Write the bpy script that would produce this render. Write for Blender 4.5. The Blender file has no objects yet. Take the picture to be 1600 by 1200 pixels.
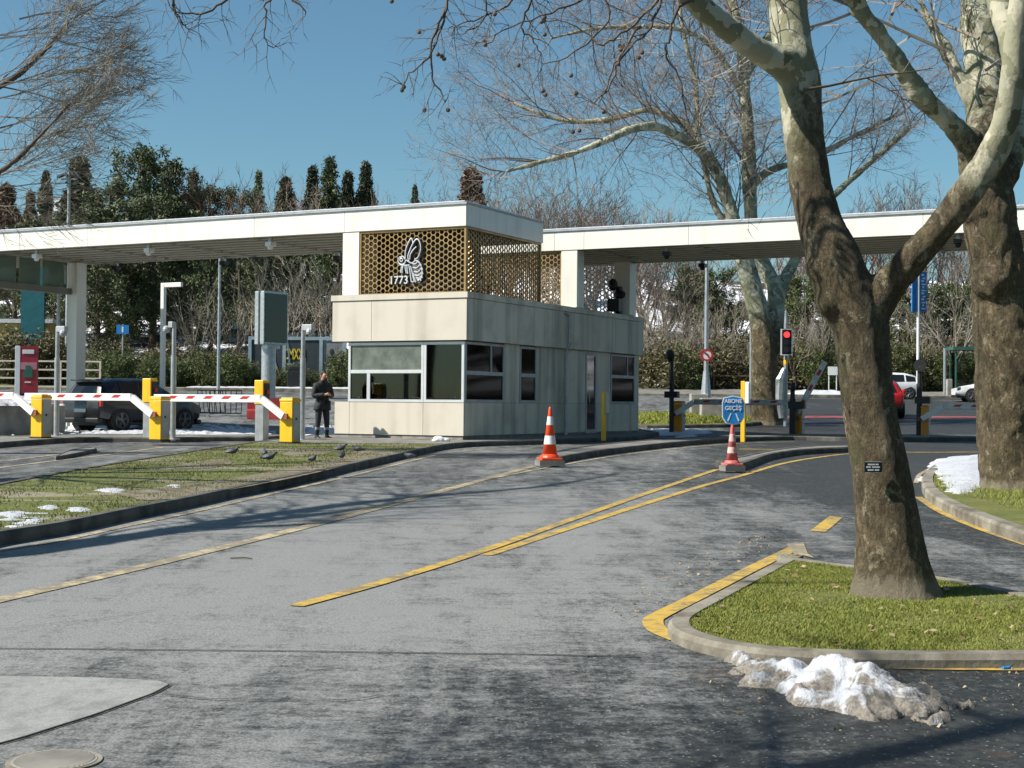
import bpy, bmesh, math, random
import numpy as np
from mathutils import Vector, Matrix, geometry, noise
random.seed(7); rng = np.random.default_rng(7)
R = math.radians
SC = bpy.context.scene
COL = SC.collection
# ---------------------------------------------------------------- camera
F = 2300.0; CAMZ = 1.5; ROLL = 0.0087; PITCH = math.atan(31/F)
cam = bpy.data.cameras.new('camera'); camo = bpy.data.objects.new('camera', cam); COL.objects.link(camo)
fwd = Vector((0, math.cos(PITCH), math.sin(PITCH)))
r0 = Vector((1, 0, 0)); u0 = r0.cross(fwd)
right = (r0*math.cos(ROLL) + u0*math.sin(ROLL)).normalized(); up = right.cross(fwd).normalized()
camo.matrix_world = Matrix(((right.x, up.x, -fwd.x, 0), (right.y, up.y, -fwd.y, 0), (right.z, up.z, -fwd.z, CAMZ), (0, 0, 0, 1)))
cam.sensor_width = 36; cam.lens = F/1600*36; cam.clip_end = 3000; cam.clip_start = .05
SC.camera = camo
# ---------------------------------------------------------------- light
SUN_AZ = 255.0; SUN_EL = 43.0            # azimuth clockwise from +Y
W_ = bpy.data.worlds.new('World'); SC.world = W_; W_.use_nodes = True
wn = W_.node_tree; bg = wn.nodes['Background']; sky = wn.nodes.new('ShaderNodeTexSky')
sky.sky_type = 'NISHITA'; sky.sun_disc = False; sky.sun_elevation = R(SUN_EL); sky.sun_rotation = R(SUN_AZ)
sky.altitude = 0; sky.air_density = 1.0; sky.dust_density = 0.5; sky.ozone_density = 1.0
hs = wn.nodes.new('ShaderNodeMix'); hs.data_type = 'RGBA'; hs.blend_type = 'MULTIPLY'; hs.inputs[0].default_value = 1; hs.inputs[7].default_value = (.72, 1.0, 1.04, 1)
wn.links.new(sky.outputs[0], hs.inputs[6]); wn.links.new(hs.outputs[2], bg.inputs[0]); bg.inputs[1].default_value = 0.066
sl = bpy.data.lights.new('sun', 'SUN'); sl.energy = 5.0; sl.angle = R(.55); sl.color = (1, .945, .86)
so = bpy.data.objects.new('sun', sl); COL.objects.link(so)
SD = Vector((math.sin(R(SUN_AZ))*math.cos(R(SUN_EL)), math.cos(R(SUN_AZ))*math.cos(R(SUN_EL)), math.sin(R(SUN_EL))))
so.rotation_euler = SD.to_track_quat('Z', 'Y').to_euler()
SC.view_settings.view_transform = 'Standard'; SC.view_settings.look = 'None'
SC.view_settings.exposure = 0.62; SC.view_settings.gamma = 1
# ---------------------------------------------------------------- terrain profile and projection helpers
GY = [-60, 0, 39, 49, 56, 66, 80, 88, 96, 110, 150, 210, 400]
GZ = [-.6, 0, .45, .50, .92, 1.35, 1.9, 2.15, 2.6, 5.2, 13.5, 19, 24]
def g(y): return float(np.interp(y, GY, GZ))
def ray(px, py): return (fwd + right*((px-800)/F) + up*((600-py)/F))
def W(px, py, Y):                       # point seen at px,py at depth Y
    d = ray(px, py); k = Y/d.y; return Vector((d.x*k, Y, CAMZ + d.z*k))
def P(px, py, h=0.0):                   # point on the ground (raised by h)
    d = ray(px, py); lo, hi = 1.0, 95.0
    f = lambda Y: CAMZ + d.z*Y/d.y - (g(Y)+h)
    for _ in range(60):
        m = (lo+hi)/2
        if f(m) > 0: lo = m
        else: hi = m
    return Vector((d.x*lo/d.y, lo, g(lo)+h))
def XY(px, py, h=0.0): p = P(px, py, h); return (p.x, p.y)
def GX(px, Y):                          # ground point on column px at depth Y
    z = g(Y); lo, hi = -400.0, 1600.0
    py = 600
    for _ in range(3):
        d = ray(px, py); X = d.x/d.y*Y
        v = Vector((X, Y, z-CAMZ)); py = 600 - v.dot(up)/v.dot(fwd)*F
    return Vector((X, Y, z))
# ---------------------------------------------------------------- object helpers
def tag(o, label=None, cat=None, group=None, kind=None):
    if label: o['label'] = label
    if cat: o['category'] = cat
    if group: o['group'] = group
    if kind: o['kind'] = kind
    return o
def empty(name, loc=(0, 0, 0), rz=0):
    o = bpy.data.objects.new(name, None); COL.objects.link(o); o.location = loc; o.rotation_euler = (0, 0, rz)
    o.empty_display_size = .2; return o
def copy_tree(o, parent=None):
    c = o.copy(); COL.objects.link(c)
    if parent: c.parent = parent
    for ch in o.children: copy_tree(ch, c)
    return c
class MB:
    def __init__(s): s.v = []; s.f = []; s.mi = []
    def face(s, idx, m=0): s.f.append(idx); s.mi.append(m)
    def poly(s, pts, m=0):
        n = len(s.v); s.v += [tuple(p) for p in pts]; s.face(tuple(range(n, n+len(pts))), m)
    def box(s, x0, x1, y0, y1, z0, z1, m=0, M=None):
        c = [(x0, y0, z0), (x1, y0, z0), (x1, y1, z0), (x0, y1, z0), (x0, y0, z1), (x1, y0, z1), (x1, y1, z1), (x0, y1, z1)]
        if M is not None: c = [tuple(M @ Vector(p)) for p in c]
        n = len(s.v); s.v += c
        for q in ((0, 3, 2, 1), (4, 5, 6, 7), (0, 1, 5, 4), (1, 2, 6, 5), (2, 3, 7, 6), (3, 0, 4, 7)): s.face(tuple(n+i for i in q), m)
    def tube(s, pts, rad, sides=8, m=0, cap=True, flat=1.0):
        pts = [Vector(p) for p in pts]
        if not hasattr(rad, '__len__'): rad = [rad]*len(pts)
        T0 = (pts[1]-pts[0]).normalized()
        a = T0.orthogonal().normalized(); n0 = len(s.v)
        for i, p in enumerate(pts):
            T = (pts[min(i+1, len(pts)-1)]-pts[max(i-1, 0)])
            T = T.normalized() if T.length > 1e-9 else T0
            a = (a - T*a.dot(T)); a = a.normalized() if a.length > 1e-6 else T.orthogonal().normalized()
            b = T.cross(a)
            for k in range(sides):
                t = 2*math.pi*k/sides; s.v.append(tuple(p + (a*math.cos(t) + b*math.sin(t)*flat)*rad[i]))
        for i in range(len(pts)-1):
            for k in range(sides):
                k2 = (k+1) % sides
                s.face((n0+i*sides+k, n0+i*sides+k2, n0+(i+1)*sides+k2, n0+(i+1)*sides+k), m)
        if cap:
            s.face(tuple(n0+k for k in reversed(range(sides))), m)
            s.face(tuple(n0+(len(pts)-1)*sides+k for k in range(sides)), m)
    def lathe(s, prof, c=(0, 0, 0), sides=20, m=0):
        n0 = len(s.v); c = Vector(c)
        for r, z in prof:
            for k in range(sides):
                t = 2*math.pi*k/sides; s.v.append((c.x+r*math.cos(t), c.y+r*math.sin(t), c.z+z))
        for i in range(len(prof)-1):
            for k in range(sides):
                k2 = (k+1) % sides
                s.face((n0+i*sides+k, n0+i*sides+k2, n0+(i+1)*sides+k2, n0+(i+1)*sides+k), m)
        s.face(tuple(n0+k for k in reversed(range(sides))), m)
        s.face(tuple(n0+(len(prof)-1)*sides+k for k in range(sides)), m)
    def blob(s, c, r, m=0, seg=10, M=None):
        rx, ry, rz = (r, r, r) if not hasattr(r, '__len__') else r
        n0 = len(s.v); c = Vector(c); rings = max(4, seg//2+1)
        for i in range(rings+1):
            ph = math.pi*i/rings
            for k in range(seg):
                t = 2*math.pi*k/seg
                p = Vector((rx*math.sin(ph)*math.cos(t), ry*math.sin(ph)*math.sin(t), rz*math.cos(ph)))
                if M is not None: p = M @ p
                s.v.append(tuple(c+p))
        for i in range(rings):
            for k in range(seg):
                k2 = (k+1) % seg
                s.face((n0+i*seg+k, n0+(i+1)*seg+k, n0+(i+1)*seg+k2, n0+i*seg+k2), m)
    def build(s, name, mats, parent=None, smooth=False, bevel=0):
        me = bpy.data.meshes.new(name); me.from_pydata(s.v, [], s.f)
        mats = mats if isinstance(mats, (list, tuple)) else [mats]
        for m in mats: me.materials.append(m)
        if len(mats) > 1: me.polygons.foreach_set('material_index', s.mi)
        if smooth: me.polygons.foreach_set('use_smooth', [True]*len(me.polygons))
        me.update()
        o = bpy.data.objects.new(name, me); COL.objects.link(o)
        if parent: o.parent = parent
        if bevel:
            b = o.modifiers.new('bevel', 'BEVEL'); b.width = bevel; b.segments = 2; b.limit_method = 'ANGLE'
        return o
def np_mesh(name, verts, faces, mat, parent=None, smooth=False):
    me = bpy.data.meshes.new(name); nv, nf, k = len(verts), len(faces), faces.shape[1]
    me.vertices.add(nv); me.vertices.foreach_set('co', np.asarray(verts, dtype=np.float32).ravel())
    me.loops.add(nf*k); me.loops.foreach_set('vertex_index', faces.astype(np.int32).ravel())
    me.polygons.add(nf); me.polygons.foreach_set('loop_start', np.arange(0, nf*k, k, dtype=np.int32))
    me.polygons.foreach_set('loop_total', np.full(nf, k, dtype=np.int32))
    me.update(calc_edges=True); me.materials.append(mat)
    if smooth: me.polygons.foreach_set('use_smooth', [True]*nf)
    o = bpy.data.objects.new(name, me); COL.objects.link(o)
    if parent: o.parent = parent
    return o
def text_mesh(name, body, size, mat, M, parent=None, extrude=.004, align='CENTER', sx=1.0):
    cu = bpy.data.curves.new(name, 'FONT'); cu.body = body; cu.size = size; cu.extrude = extrude
    cu.align_x = align; cu.align_y = 'CENTER'; cu.offset = size*.012
    o = bpy.data.objects.new(name, cu); COL.objects.link(o)
    dg = bpy.context.evaluated_depsgraph_get(); me = bpy.data.meshes.new_from_object(o.evaluated_get(dg))
    bpy.data.objects.remove(o); me.transform(M @ Matrix.Diagonal((sx, 1, 1, 1))); me.materials.clear(); me.materials.append(mat)
    o = bpy.data.objects.new(name, me); COL.objects.link(o)
    if parent: o.parent = parent
    return o
# text plane standing: local x right, z up, facing -y
STAND = Matrix(((1, 0, 0, 0), (0, 0, -1, 0), (0, 1, 0, 0), (0, 0, 0, 1)))
# ---------------------------------------------------------------- materials
def lerp(a, b, t): return a+(b-a)*t
class NT:
    def __init__(s, name):
        s.m = bpy.data.materials.new(name); s.m.use_nodes = True; s.t = s.m.node_tree
        s.b = s.t.nodes['Principled BSDF']; s.tc = s.t.nodes.new('ShaderNodeTexCoord')
    def n(s, ty, ins=None, **kw):
        x = s.t.nodes.new(ty)
        for k, v in kw.items(): setattr(x, k, v)
        for k, v in (ins or {}).items(): s.set(x.inputs[k], v)
        return x
    def set(s, sock, v):
        if isinstance(v, bpy.types.NodeSocket): s.t.links.new(v, sock)
        else:
            if hasattr(sock.default_value, '__len__') and hasattr(v, '__len__') and len(sock.default_value) == 4 and len(v) == 3: v = (*v, 1)
            sock.default_value = v
    def coord(s, scale=(1, 1, 1), kind='Object', rot=(0, 0, 0), loc=(0, 0, 0)):
        return s.n('ShaderNodeMapping', {0: s.tc.outputs[kind], 1: loc, 2: rot, 3: scale}).outputs[0]
    def noise(s, scale, co=None, detail=4, rough=.55, dist=0):
        return s.n('ShaderNodeTexNoise', {'Vector': co if co is not None else s.tc.outputs['Object'], 'Scale': scale, 'Detail': detail, 'Roughness': rough, 'Distortion': dist}).outputs[0]
    def math(s, op, a, b=0.0, clamp=False):
        x = s.n('ShaderNodeMath', operation=op, use_clamp=clamp); s.set(x.inputs[0], a); s.set(x.inputs[1], b); return x.outputs[0]
    def step(s, v, lo, hi):
        return s.n('ShaderNodeMapRange', {0: v, 1: lo, 2: hi}, interpolation_type='SMOOTHSTEP').outputs[0]
    def mix(s, f, a, b):
        x = s.n('ShaderNodeMix', data_type='RGBA'); s.set(x.inputs[0], f); s.set(x.inputs[6], a); s.set(x.inputs[7], b); return x.outputs[2]
    def sep(s, co): return s.n('ShaderNodeSeparateXYZ', {0: co}).outputs
    def bump(s, h, strength=.3, dist=.02):
        s.set(s.b.inputs['Normal'], s.n('ShaderNodeBump', {'Height': h, 'Strength': strength, 'Distance': dist}).outputs[0])
    def out(s, col=None, rough=None, metal=None, spec=None):
        if col is not None: s.set(s.b.inputs['Base Color'], col)
        if rough is not None: s.set(s.b.inputs['Roughness'], rough)
        if metal is not None: s.set(s.b.inputs['Metallic'], metal)
        if spec is not None: s.set(s.b.inputs['Specular IOR Level'], spec)
        return s.m
def simple(name, col, rough=.6, metal=0, var=.15, scale=3.0, bump=0.0):
    k = NT(name); v = k.noise(scale, detail=5)
    c = k.mix(k.step(v, .3, .7), tuple(c*(1-var) for c in col), tuple(min(1, c*(1+var)) for c in col))
    if bump: k.bump(k.noise(scale*8, detail=4), bump, .01)
    return k.out(c, rough, metal)
def grimy(name, col, dirt, amount=.5, rough=.45, sc=1.0):     # painted panel with vertical rain streaks
    k = NT(name)
    st = k.noise(1.0, k.coord((2.2*sc, 2.2*sc, .16*sc)), 2.5, .5); n2 = k.noise(1.3*sc, None, 5)
    f = k.math('MULTIPLY', k.step(st, .45, .8), amount); f2 = k.math('MULTIPLY', k.step(n2, .45, .75), amount*.5)
    c = k.mix(f, col, dirt); c = k.mix(f2, c, dirt)
    return k.out(c, rough)
M = {}
M['fascia'] = grimy('fascia_panel', (.80, .78, .70), (.36, .34, .29), .28, .35)
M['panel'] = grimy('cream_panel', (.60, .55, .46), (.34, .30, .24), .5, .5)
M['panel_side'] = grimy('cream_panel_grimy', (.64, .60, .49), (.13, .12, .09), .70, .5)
M['plinth'] = simple('stone_plinth', (.22, .21, .185), .8, 0, .3, 4)
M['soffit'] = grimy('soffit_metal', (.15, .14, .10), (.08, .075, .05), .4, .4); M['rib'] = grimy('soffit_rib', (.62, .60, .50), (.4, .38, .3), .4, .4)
M['dark'] = simple('dark_metal', (.02, .022, .025), .5)
M['joint'] = simple('joint_shadow_gap', (.05, .048, .042), .8)
M['galv'] = simple('galvanised_steel', (.42, .44, .45), .4, .6, .15, 6)
M['greymetal'] = simple('grey_painted_metal', (.36, .38, .39), .45, .1)
M['alu'] = simple('window_aluminium', (.66, .67, .68), .35, .3, .06)
M['gold'] = simple('golden_bronze_mesh', (.36, .235, .09), .45, .25, .25, 2)
M['white'] = simple('white_paint', (.78, .78, .76), .4, 0, .06)
M['red'] = simple('red_paint', (.5, .025, .02), .5)
M['yellow'] = grimy('yellow_paint', (.86, .49, .012), (.4, .23, .03), .3, .4, 2)
M['orange'] = grimy('shaded_yellow_paint', (.80, .30, .02), (.3, .14, .03), .3, .4, 2)  # yellow paint with the canopy shade put into its colour
M['blue'] = simple('blue_sign_face', (.015, .20, .52), .4)
M['black'] = simple('black_plastic', (.012, .012, .013), .45)
M['rubber'] = simple('tyre_rubber', (.018, .018, .018), .85)
M['concrete'] = simple('concrete', (.30, .285, .25), .85, 0, .25, 2.5, .3)
def kerb_mat():
    k = NT('kerb_stone'); n = k.noise(2.2, None, 6, .6); n2 = k.noise(14, None, 5)
    c = k.mix(k.step(n, .35, .7), (.27, .25, .20), (.10, .085, .06)); c = k.mix(k.math('MULTIPLY', k.step(n2, .5, .75), .5), c, (.12, .10, .07))
    k.bump(k.noise(30, None, 5), .5, .01); return k.out(c, .85)
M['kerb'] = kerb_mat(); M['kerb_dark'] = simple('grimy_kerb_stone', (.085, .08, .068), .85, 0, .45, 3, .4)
def snow_mat(name, dirt):
    k = NT(name); n = k.noise(3.5, None, 7, .7, .6); z = k.sep(k.tc.outputs['Object'])
    f = k.step(k.math('SUBTRACT', n, k.math('MULTIPLY', z[2], dirt[1])), dirt[0], dirt[0]+.10)
    c = k.mix(f, (.53, .55, .59), (.27, .245, .205))
    n2 = k.noise(40, None, 4, .7); c = k.mix(k.math('MULTIPLY', k.math('MULTIPLY', f, k.step(n2, .4, .6)), .7), c, (.12, .10, .085))
    k.bump(k.noise(9, None, 8, .7), .8, .05); k.set(k.b.inputs['Subsurface Weight'], .1); k.set(k.b.inputs['Subsurface Radius'], (.03, .03, .04))
    return k.out(c, .55)
M['snow'] = snow_mat('clean_snow', (.62, .2)); M['dirty_snow'] = snow_mat('dirty_snow', (.27, 1.5))
def glass_mat(name, tint, refl=.9):
    m = bpy.data.materials.new(name); m.use_nodes = True; t = m.node_tree; t.nodes.remove(t.nodes['Principled BSDF'])
    tr = t.nodes.new('ShaderNodeBsdfTransparent'); tr.inputs[0].default_value = (*tint, 1)
    gl = t.nodes.new('ShaderNodeBsdfGlossy'); gl.inputs['Roughness'].default_value = .04; gl.inputs[0].default_value = (refl, refl, refl, 1)
    fr = t.nodes.new('ShaderNodeFresnel'); fr.inputs[0].default_value = 1.55
    mx = t.nodes.new('ShaderNodeMixShader'); t.links.new(fr.outputs[0], mx.inputs[0]); t.links.new(tr.outputs[0], mx.inputs[1]); t.links.new(gl.outputs[0], mx.inputs[2])
    t.links.new(mx.outputs[0], t.nodes['Material Output'].inputs[0]); return m
M['glass'] = glass_mat('window_glass', (.42, .46, .46))
M['glass_dark'] = glass_mat('car_glass', (.10, .11, .12))
M['glass_screen'] = glass_mat('screen_glass', (.62, .74, .68))
def dusty():
    m = glass_mat('dusty_glass', (.7, .8, .74)); t = m.node_tree; mx = [n for n in t.nodes if n.type == 'MIX_SHADER'][0]; df = t.nodes.new('ShaderNodeBsdfDiffuse'); df.inputs[0].default_value = (.30, .38, .31, 1); m2 = t.nodes.new('ShaderNodeMixShader'); m2.inputs[0].default_value = .4
    t.links.new(mx.outputs[0], m2.inputs[1]); t.links.new(df.outputs[0], m2.inputs[2]); t.links.new(m2.outputs[0], t.nodes['Material Output'].inputs[0]); return m
M['dusty_glass'] = dusty()
k = NT('frosted_film'); n = k.noise(3, k.coord((1, 1, 1)), 6, .6)
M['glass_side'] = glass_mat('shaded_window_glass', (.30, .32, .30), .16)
M['film'] = k.out(k.mix(k.step(n, .3, .7), (.085, .10, .085), (.17, .19, .16)), .28)
def paint(name, col, rough=.35):
    k = NT(name); k.set(k.b.inputs['Coat Weight'], .45); k.set(k.b.inputs['Coat Roughness'], .05); n = k.noise(2, None, 5)
    return k.out(k.mix(k.step(n, .4, .7), col, tuple(c*.85+.012 for c in col)), rough)
M['car_black'] = paint('black_car_paint', (.010, .011, .013)); M['car_white'] = paint('white_car_paint', (.78, .78, .78)); M['car_red'] = paint('red_car_paint', (.5, .012, .015))
def emis(name, col, s):
    k = NT(name); k.set(k.b.inputs['Emission Color'], col); k.set(k.b.inputs['Emission Strength'], s); return k.out(col, .4)
M['red_lamp'] = emis('red_signal_lamp', (1, .02, .02), 3.0)
# asphalt -------------------------------------------------------------
def asphalt():
    k = NT('asphalt'); o = k.tc.outputs['Object']; x, y, z = k.sep(o)
    co = k.coord((1.5, .28, 1), rot=(0, 0, .42)); big = k.noise(.5, co, 7, .66, .5); mid = k.noise(2.0, k.coord((1.3, .42, 1), rot=(0, 0, .42)), 9, .78, .6); fine = k.noise(70, o, 3, .8); fine2 = k.noise(20, o, 5, .75)
    # wet area lies to the right and close to the camera; far lanes streaked
    b = k.math('ADD', k.math('MULTIPLY', y, .16), -1.0)
    wet = k.math('DIVIDE', k.math('SUBTRACT', x, b), 3.2)
    wet = k.n('ShaderNodeClamp', {0: wet, 1: -.2, 2: .66}).outputs[0]
    near = k.math('MULTIPLY', k.step(k.math('MULTIPLY', y, -1), -9.4, -7.0), .34)
    far = k.math('MULTIPLY', k.step(y, 16, 24), .34)
    dry = k.math('SUBTRACT', .5, k.math('ADD', k.math('ADD', k.math('MULTIPLY', wet, .62), near), far))
    v = k.math('ADD', k.math('ADD', dry, k.math('MULTIPLY', k.math('SUBTRACT', mid, .5), 1.7)), k.math('MULTIPLY', k.math('SUBTRACT', big, .5), 1.3))
    hz = k.noise(3.2, k.coord((.55, 1.7, 1), loc=(2, 7, 0)), 8, .8, .3); v = k.math('ADD', v, k.math('MULTIPLY', k.math('SUBTRACT', hz, .5), 1.5)); v = k.math('ADD', v, k.math('MULTIPLY', k.math('SUBTRACT', fine2, .5), 1.2))
    v = k.math('ADD', v, k.math('MULTIPLY', k.math('SUBTRACT', fine, .5), .45))
    f = k.step(v, -.12, .74)
    wetc = k.mix(k.step(fine2, .35, .65), (.016, .018, .018), (.048, .051, .048))
    dryc = k.mix(k.step(fine, .35, .6), (.145, .15, .147), (.25, .256, .247))
    c = k.mix(f, wetc, dryc); gr = k.n('ShaderNodeTexVoronoi', {'Vector': o, 'Scale': 38.0}); gm = k.math('MULTIPLY', k.math('LESS_THAN', gr.outputs[0], .24), k.math('GREATER_THAN', k.sep(gr.outputs[1])[0], .72)); c = k.mix(k.math('MULTIPLY', gm, .85), c, (.22, .225, .21))
    n3 = k.noise(.9, k.coord((1, 1, 1), loc=(7, 3, 0)), 6, .7)
    c = k.mix(k.math('MULTIPLY', k.math('MULTIPLY', k.step(n3, .56, .7), k.step(wet, -.1, .4)), .35), c, (.10, .06, .04))
    ch = k.n('ShaderNodeTexVoronoi', {'Vector': o, 'Scale': 55.0}).outputs[0]
    k.bump(k.math('ADD', k.math('MULTIPLY', ch, .5), fine), .55, .006)
    return k.out(c, k.math('ADD', .58, k.math('MULTIPLY', f, .3)), spec=.35)
M['asphalt'] = asphalt()
k = NT('asphalt_patch'); n = k.noise(6, k.coord((1, .6, 1)), 7, .7); fn = k.noise(70, None, 3, .8)
k.bump(fn, .3, .005); M['patch'] = k.out(k.mix(k.step(n, .25, .6), (.15, .155, .15), k.mix(k.step(fn, .35, .6), (.22, .225, .215), (.31, .31, .295))), .85)
M['crack'] = simple('crack_filler', (.022, .021, .02), .9)
def paintline(name, col, wear):
    k = NT(name); n = k.noise(9, None, 7, .75); n2 = k.noise(1.6, None, 4)
    f = k.math('MULTIPLY', k.step(k.math('ADD', n, k.math('MULTIPLY', n2, .5)), wear, wear+.18), .75)
    k.bump(k.noise(60, None, 3), .3, .004); return k.out(k.mix(f, col, (.13, .12, .10)), .7)
M['line'] = paintline('yellow_road_paint', (.50, .33, .055), .68); M['line_pale'] = paintline('worn_yellow_road_paint', (.48, .39, .23), .62)
M['line_white'] = paintline('worn_white_road_paint', (.5, .5, .48), .7); M['bike'] = paintline('red_lane_paint', (.36, .09, .09), .75)
def soil():
    k = NT('grass_soil'); n = k.noise(1.7, None, 7, .7); n2 = k.noise(22, None, 5, .7)
    c = k.mix(k.step(n, .35, .65), (.09, .12, .015), (.17, .17, .04)); c = k.mix(k.math('MULTIPLY', k.step(n2, .45, .7), .7), c, (.08, .06, .03))
    k.bump(n2, .8, .03); return k.out(c, .9)
M['soil'] = soil()
def parking_grass():
    k = NT('grass_paving'); o = k.tc.outputs['Object']; x, y, z = k.sep(o)
    n = k.noise(1.1, None, 7, .72); n2 = k.noise(20, None, 5, .75); n3 = k.noise(.35, k.coord((1, 1.4, 1), loc=(4.2, 1, 0)), 3, .5)
    gc = k.mix(k.step(n2, .3, .7), (.05, .065, .008), (.17, .19, .04)); gc = k.mix(k.math('MULTIPLY', k.step(n, .45, .7), .75), gc, (.13, .10, .05))
    yy = k.math('ADD', y, k.math('MULTIPLY', x, .10)); w = k.math('PINGPONG', yy, 1.05)
    ln = k.math('SUBTRACT', 1, k.step(w, .02, .085)); gc = k.mix(k.math('MULTIPLY', ln, .8), gc, (.30, .28, .21))
    c = k.mix(k.step(n3, .56, .60), gc, k.mix(k.step(n2, .3, .7), (.20, .175, .12), (.29, .26, .19)))
    k.bump(n2, .7, .03); return k.out(c, .9)
M['parkgrass'] = parking_grass()
def pave():
    k = NT('worn_paving'); n = k.noise(1.4, k.coord((1, .7, 1)), 7, .7); n2 = k.noise(25, None, 4, .7)
    c = k.mix(k.step(n, .3, .7), (.10, .10, .095), (.26, .255, .225)); c = k.mix(k.math('MULTIPLY', n2, .4), c, (.12, .11, .09)); k.bump(n2, .5, .01); return k.out(c, .85)
M['pave'] = pave()
def hillm():
    k = NT('hillside'); n = k.noise(.10, k.coord((1, 1, 1.6)), 7, .68); n2 = k.noise(1.2, None, 6, .7)
    c = k.mix(k.step(n2, .35, .65), (.030, .028, .015), (.09, .075, .045)); v = k.math('ADD', n, k.math('MULTIPLY', k.math('SUBTRACT', n2, .5), .35))
    return k.out(k.mix(k.step(v, .46, .50), c, (.80, .82, .87)), .9)
M['hill'] = hillm()
k = NT('sandy_paving'); n = k.noise(2.4, None, 7, .75); n2 = k.noise(24, None, 4, .7); k.bump(n2, .5, .02)
M['sand'] = k.out(k.mix(k.step(n, .38, .62), k.mix(k.step(n2, .3, .7), (.18, .155, .105), (.27, .24, .18)), (.12, .10, .055)), .9)
# bark -------------------------------------------------------------------
def bark(name, z0, z1, mul=1.0, off=.35, side=0.0):
    k = NT(name); o = k.tc.outputs['Object']; x, y, z = k.sep(o)
    dn = k.n('ShaderNodeVectorMath', {0: o, 1: k.n('ShaderNodeTexNoise', {'Vector': o, 'Scale': 3.0, 'Detail': 4}).outputs[1]}, operation='ADD').outputs[0]
    vo = k.n('ShaderNodeTexVoronoi', {'Vector': k.n('ShaderNodeMapping', {0: dn, 3: (1, 1, .6)}).outputs[0], 'Scale': 5.5}); cell = k.sep(vo.outputs[1])[0]
    pal = k.mix(k.step(cell, .1, .35), (.36*mul, .35*mul, .24*mul), (.22*mul, .22*mul, .135*mul)); pal = k.mix(k.step(cell, .58, .66), pal, (.48*mul, .46*mul, .34*mul)); pal = k.mix(k.step(cell, .86, .9), pal, (.14*mul, .135*mul, .08*mul))
    n = k.noise(6.5, k.coord((1, 1, .55)), 9, .82, .5); n2 = k.noise(30, k.coord((1, 1, .5)), 6, .8); n4 = k.noise(2.0, o, 5, .6)
    rough = k.mix(k.step(n, .38, .62), (.070*mul, .050*mul, .023*mul), (.235*mul, .18*mul, .10*mul)); rough = k.mix(k.math('MULTIPLY', k.step(n2, .42, .62), .75), rough, (.050*mul, .034*mul, .014*mul)); n6 = k.noise(8, k.coord((1, 1, .8), loc=(3, 9, 1)), 8, .8, .4); rough = k.mix(k.step(n6, .55, .62), rough, (.35*mul, .30*mul, .19*mul))
    rough = k.mix(k.math('MULTIPLY', k.step(n4, .52, .66), .6), rough, (.075*mul, .075*mul, .022*mul))
    n5 = k.noise(3.1, k.coord(loc=(5, 5, 5)), 7, .75); rough = k.mix(k.step(n5, .66, .70), rough, (.42, .30, .04))
    rough = k.mix(k.math('MULTIPLY', k.math('SUBTRACT', 1, k.step(k.math('ADD', z, k.math('MULTIPLY', k.math('SUBTRACT', n, .5), .5)), .06, .14)), .8), rough, (.30, .26, .18))
    h = k.step(k.math('ADD', k.math('ADD', z, k.math('MULTIPLY', k.math('ABSOLUTE', k.math('ADD', x, off)), side)), k.math('MULTIPLY', k.math('SUBTRACT', n, .5), 2.6)), z0, z1)
    c = k.mix(h, rough, k.mix(k.math('MULTIPLY', k.step(n2, .5, .7), .25), pal, (.13, .11, .07)))
    k.bump(k.math('ADD', n2, k.math('MULTIPLY', n, 1.5)), k.math('SUBTRACT', 1.0, k.math('MULTIPLY', h, .6)), .05)
    return k.out(c, .85)
M['bark'] = bark('plane_tree_bark', 3.3, 4.3, 1.0, .35, 1.5); M['bark2'] = bark('plane_tree_bark_rough', 4.9, 6.3, .95, .5, 1.3); M['bark3'] = bark('plane_tree_bark_pale', 3.2, 4.4, 1.05)
def twig(name, a, b):
    k = NT(name); ri = k.n('ShaderNodeNewGeometry').outputs['Random Per Island']; return k.out(k.mix(ri, a, b), .85)
M['twig_pale'] = twig('pale_twig', (.34, .30, .24), (.17, .145, .115)); M['twig_dark'] = twig('dark_twig', (.085, .065, .048), (.15, .12, .09))
M['twig_brown'] = twig('brown_twig', (.27, .22, .18), (.13, .10, .08)); M['twig_red'] = twig('reddish_twig', (.20, .10, .06), (.12, .07, .045))
def leaf(name, a, b):
    k = NT(name); ri = k.n('ShaderNodeNewGeometry').outputs['Random Per Island']; oi = k.n('ShaderNodeObjectInfo').outputs['Random']
    c = k.mix(ri, a, b); c = k.mix(k.math('MULTIPLY', oi, .4), c, (.07, .065, .025)); return k.out(c, .65)
M['pine'] = leaf('pine_needles', (.016, .034, .012), (.13, .165, .05)); M['cypress'] = leaf('cypress_scales', (.016, .026, .012), (.055, .068, .024))
M['bushleaf'] = leaf('evergreen_leaves', (.022, .045, .010), (.14, .17, .04)); M['scrub'] = leaf('scrub_leaves', (.07, .065, .025), (.20, .17, .08)); M['drycyp'] = leaf('dry_cypress_scales', (.10, .06, .035), (.17, .10, .06))
M['blade'] = leaf('grass_blades', (.11, .155, .012), (.36, .37, .06))
M['trunk'] = simple('dark_trunk', (.09, .07, .05), .9, 0, .3, 5)
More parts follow.
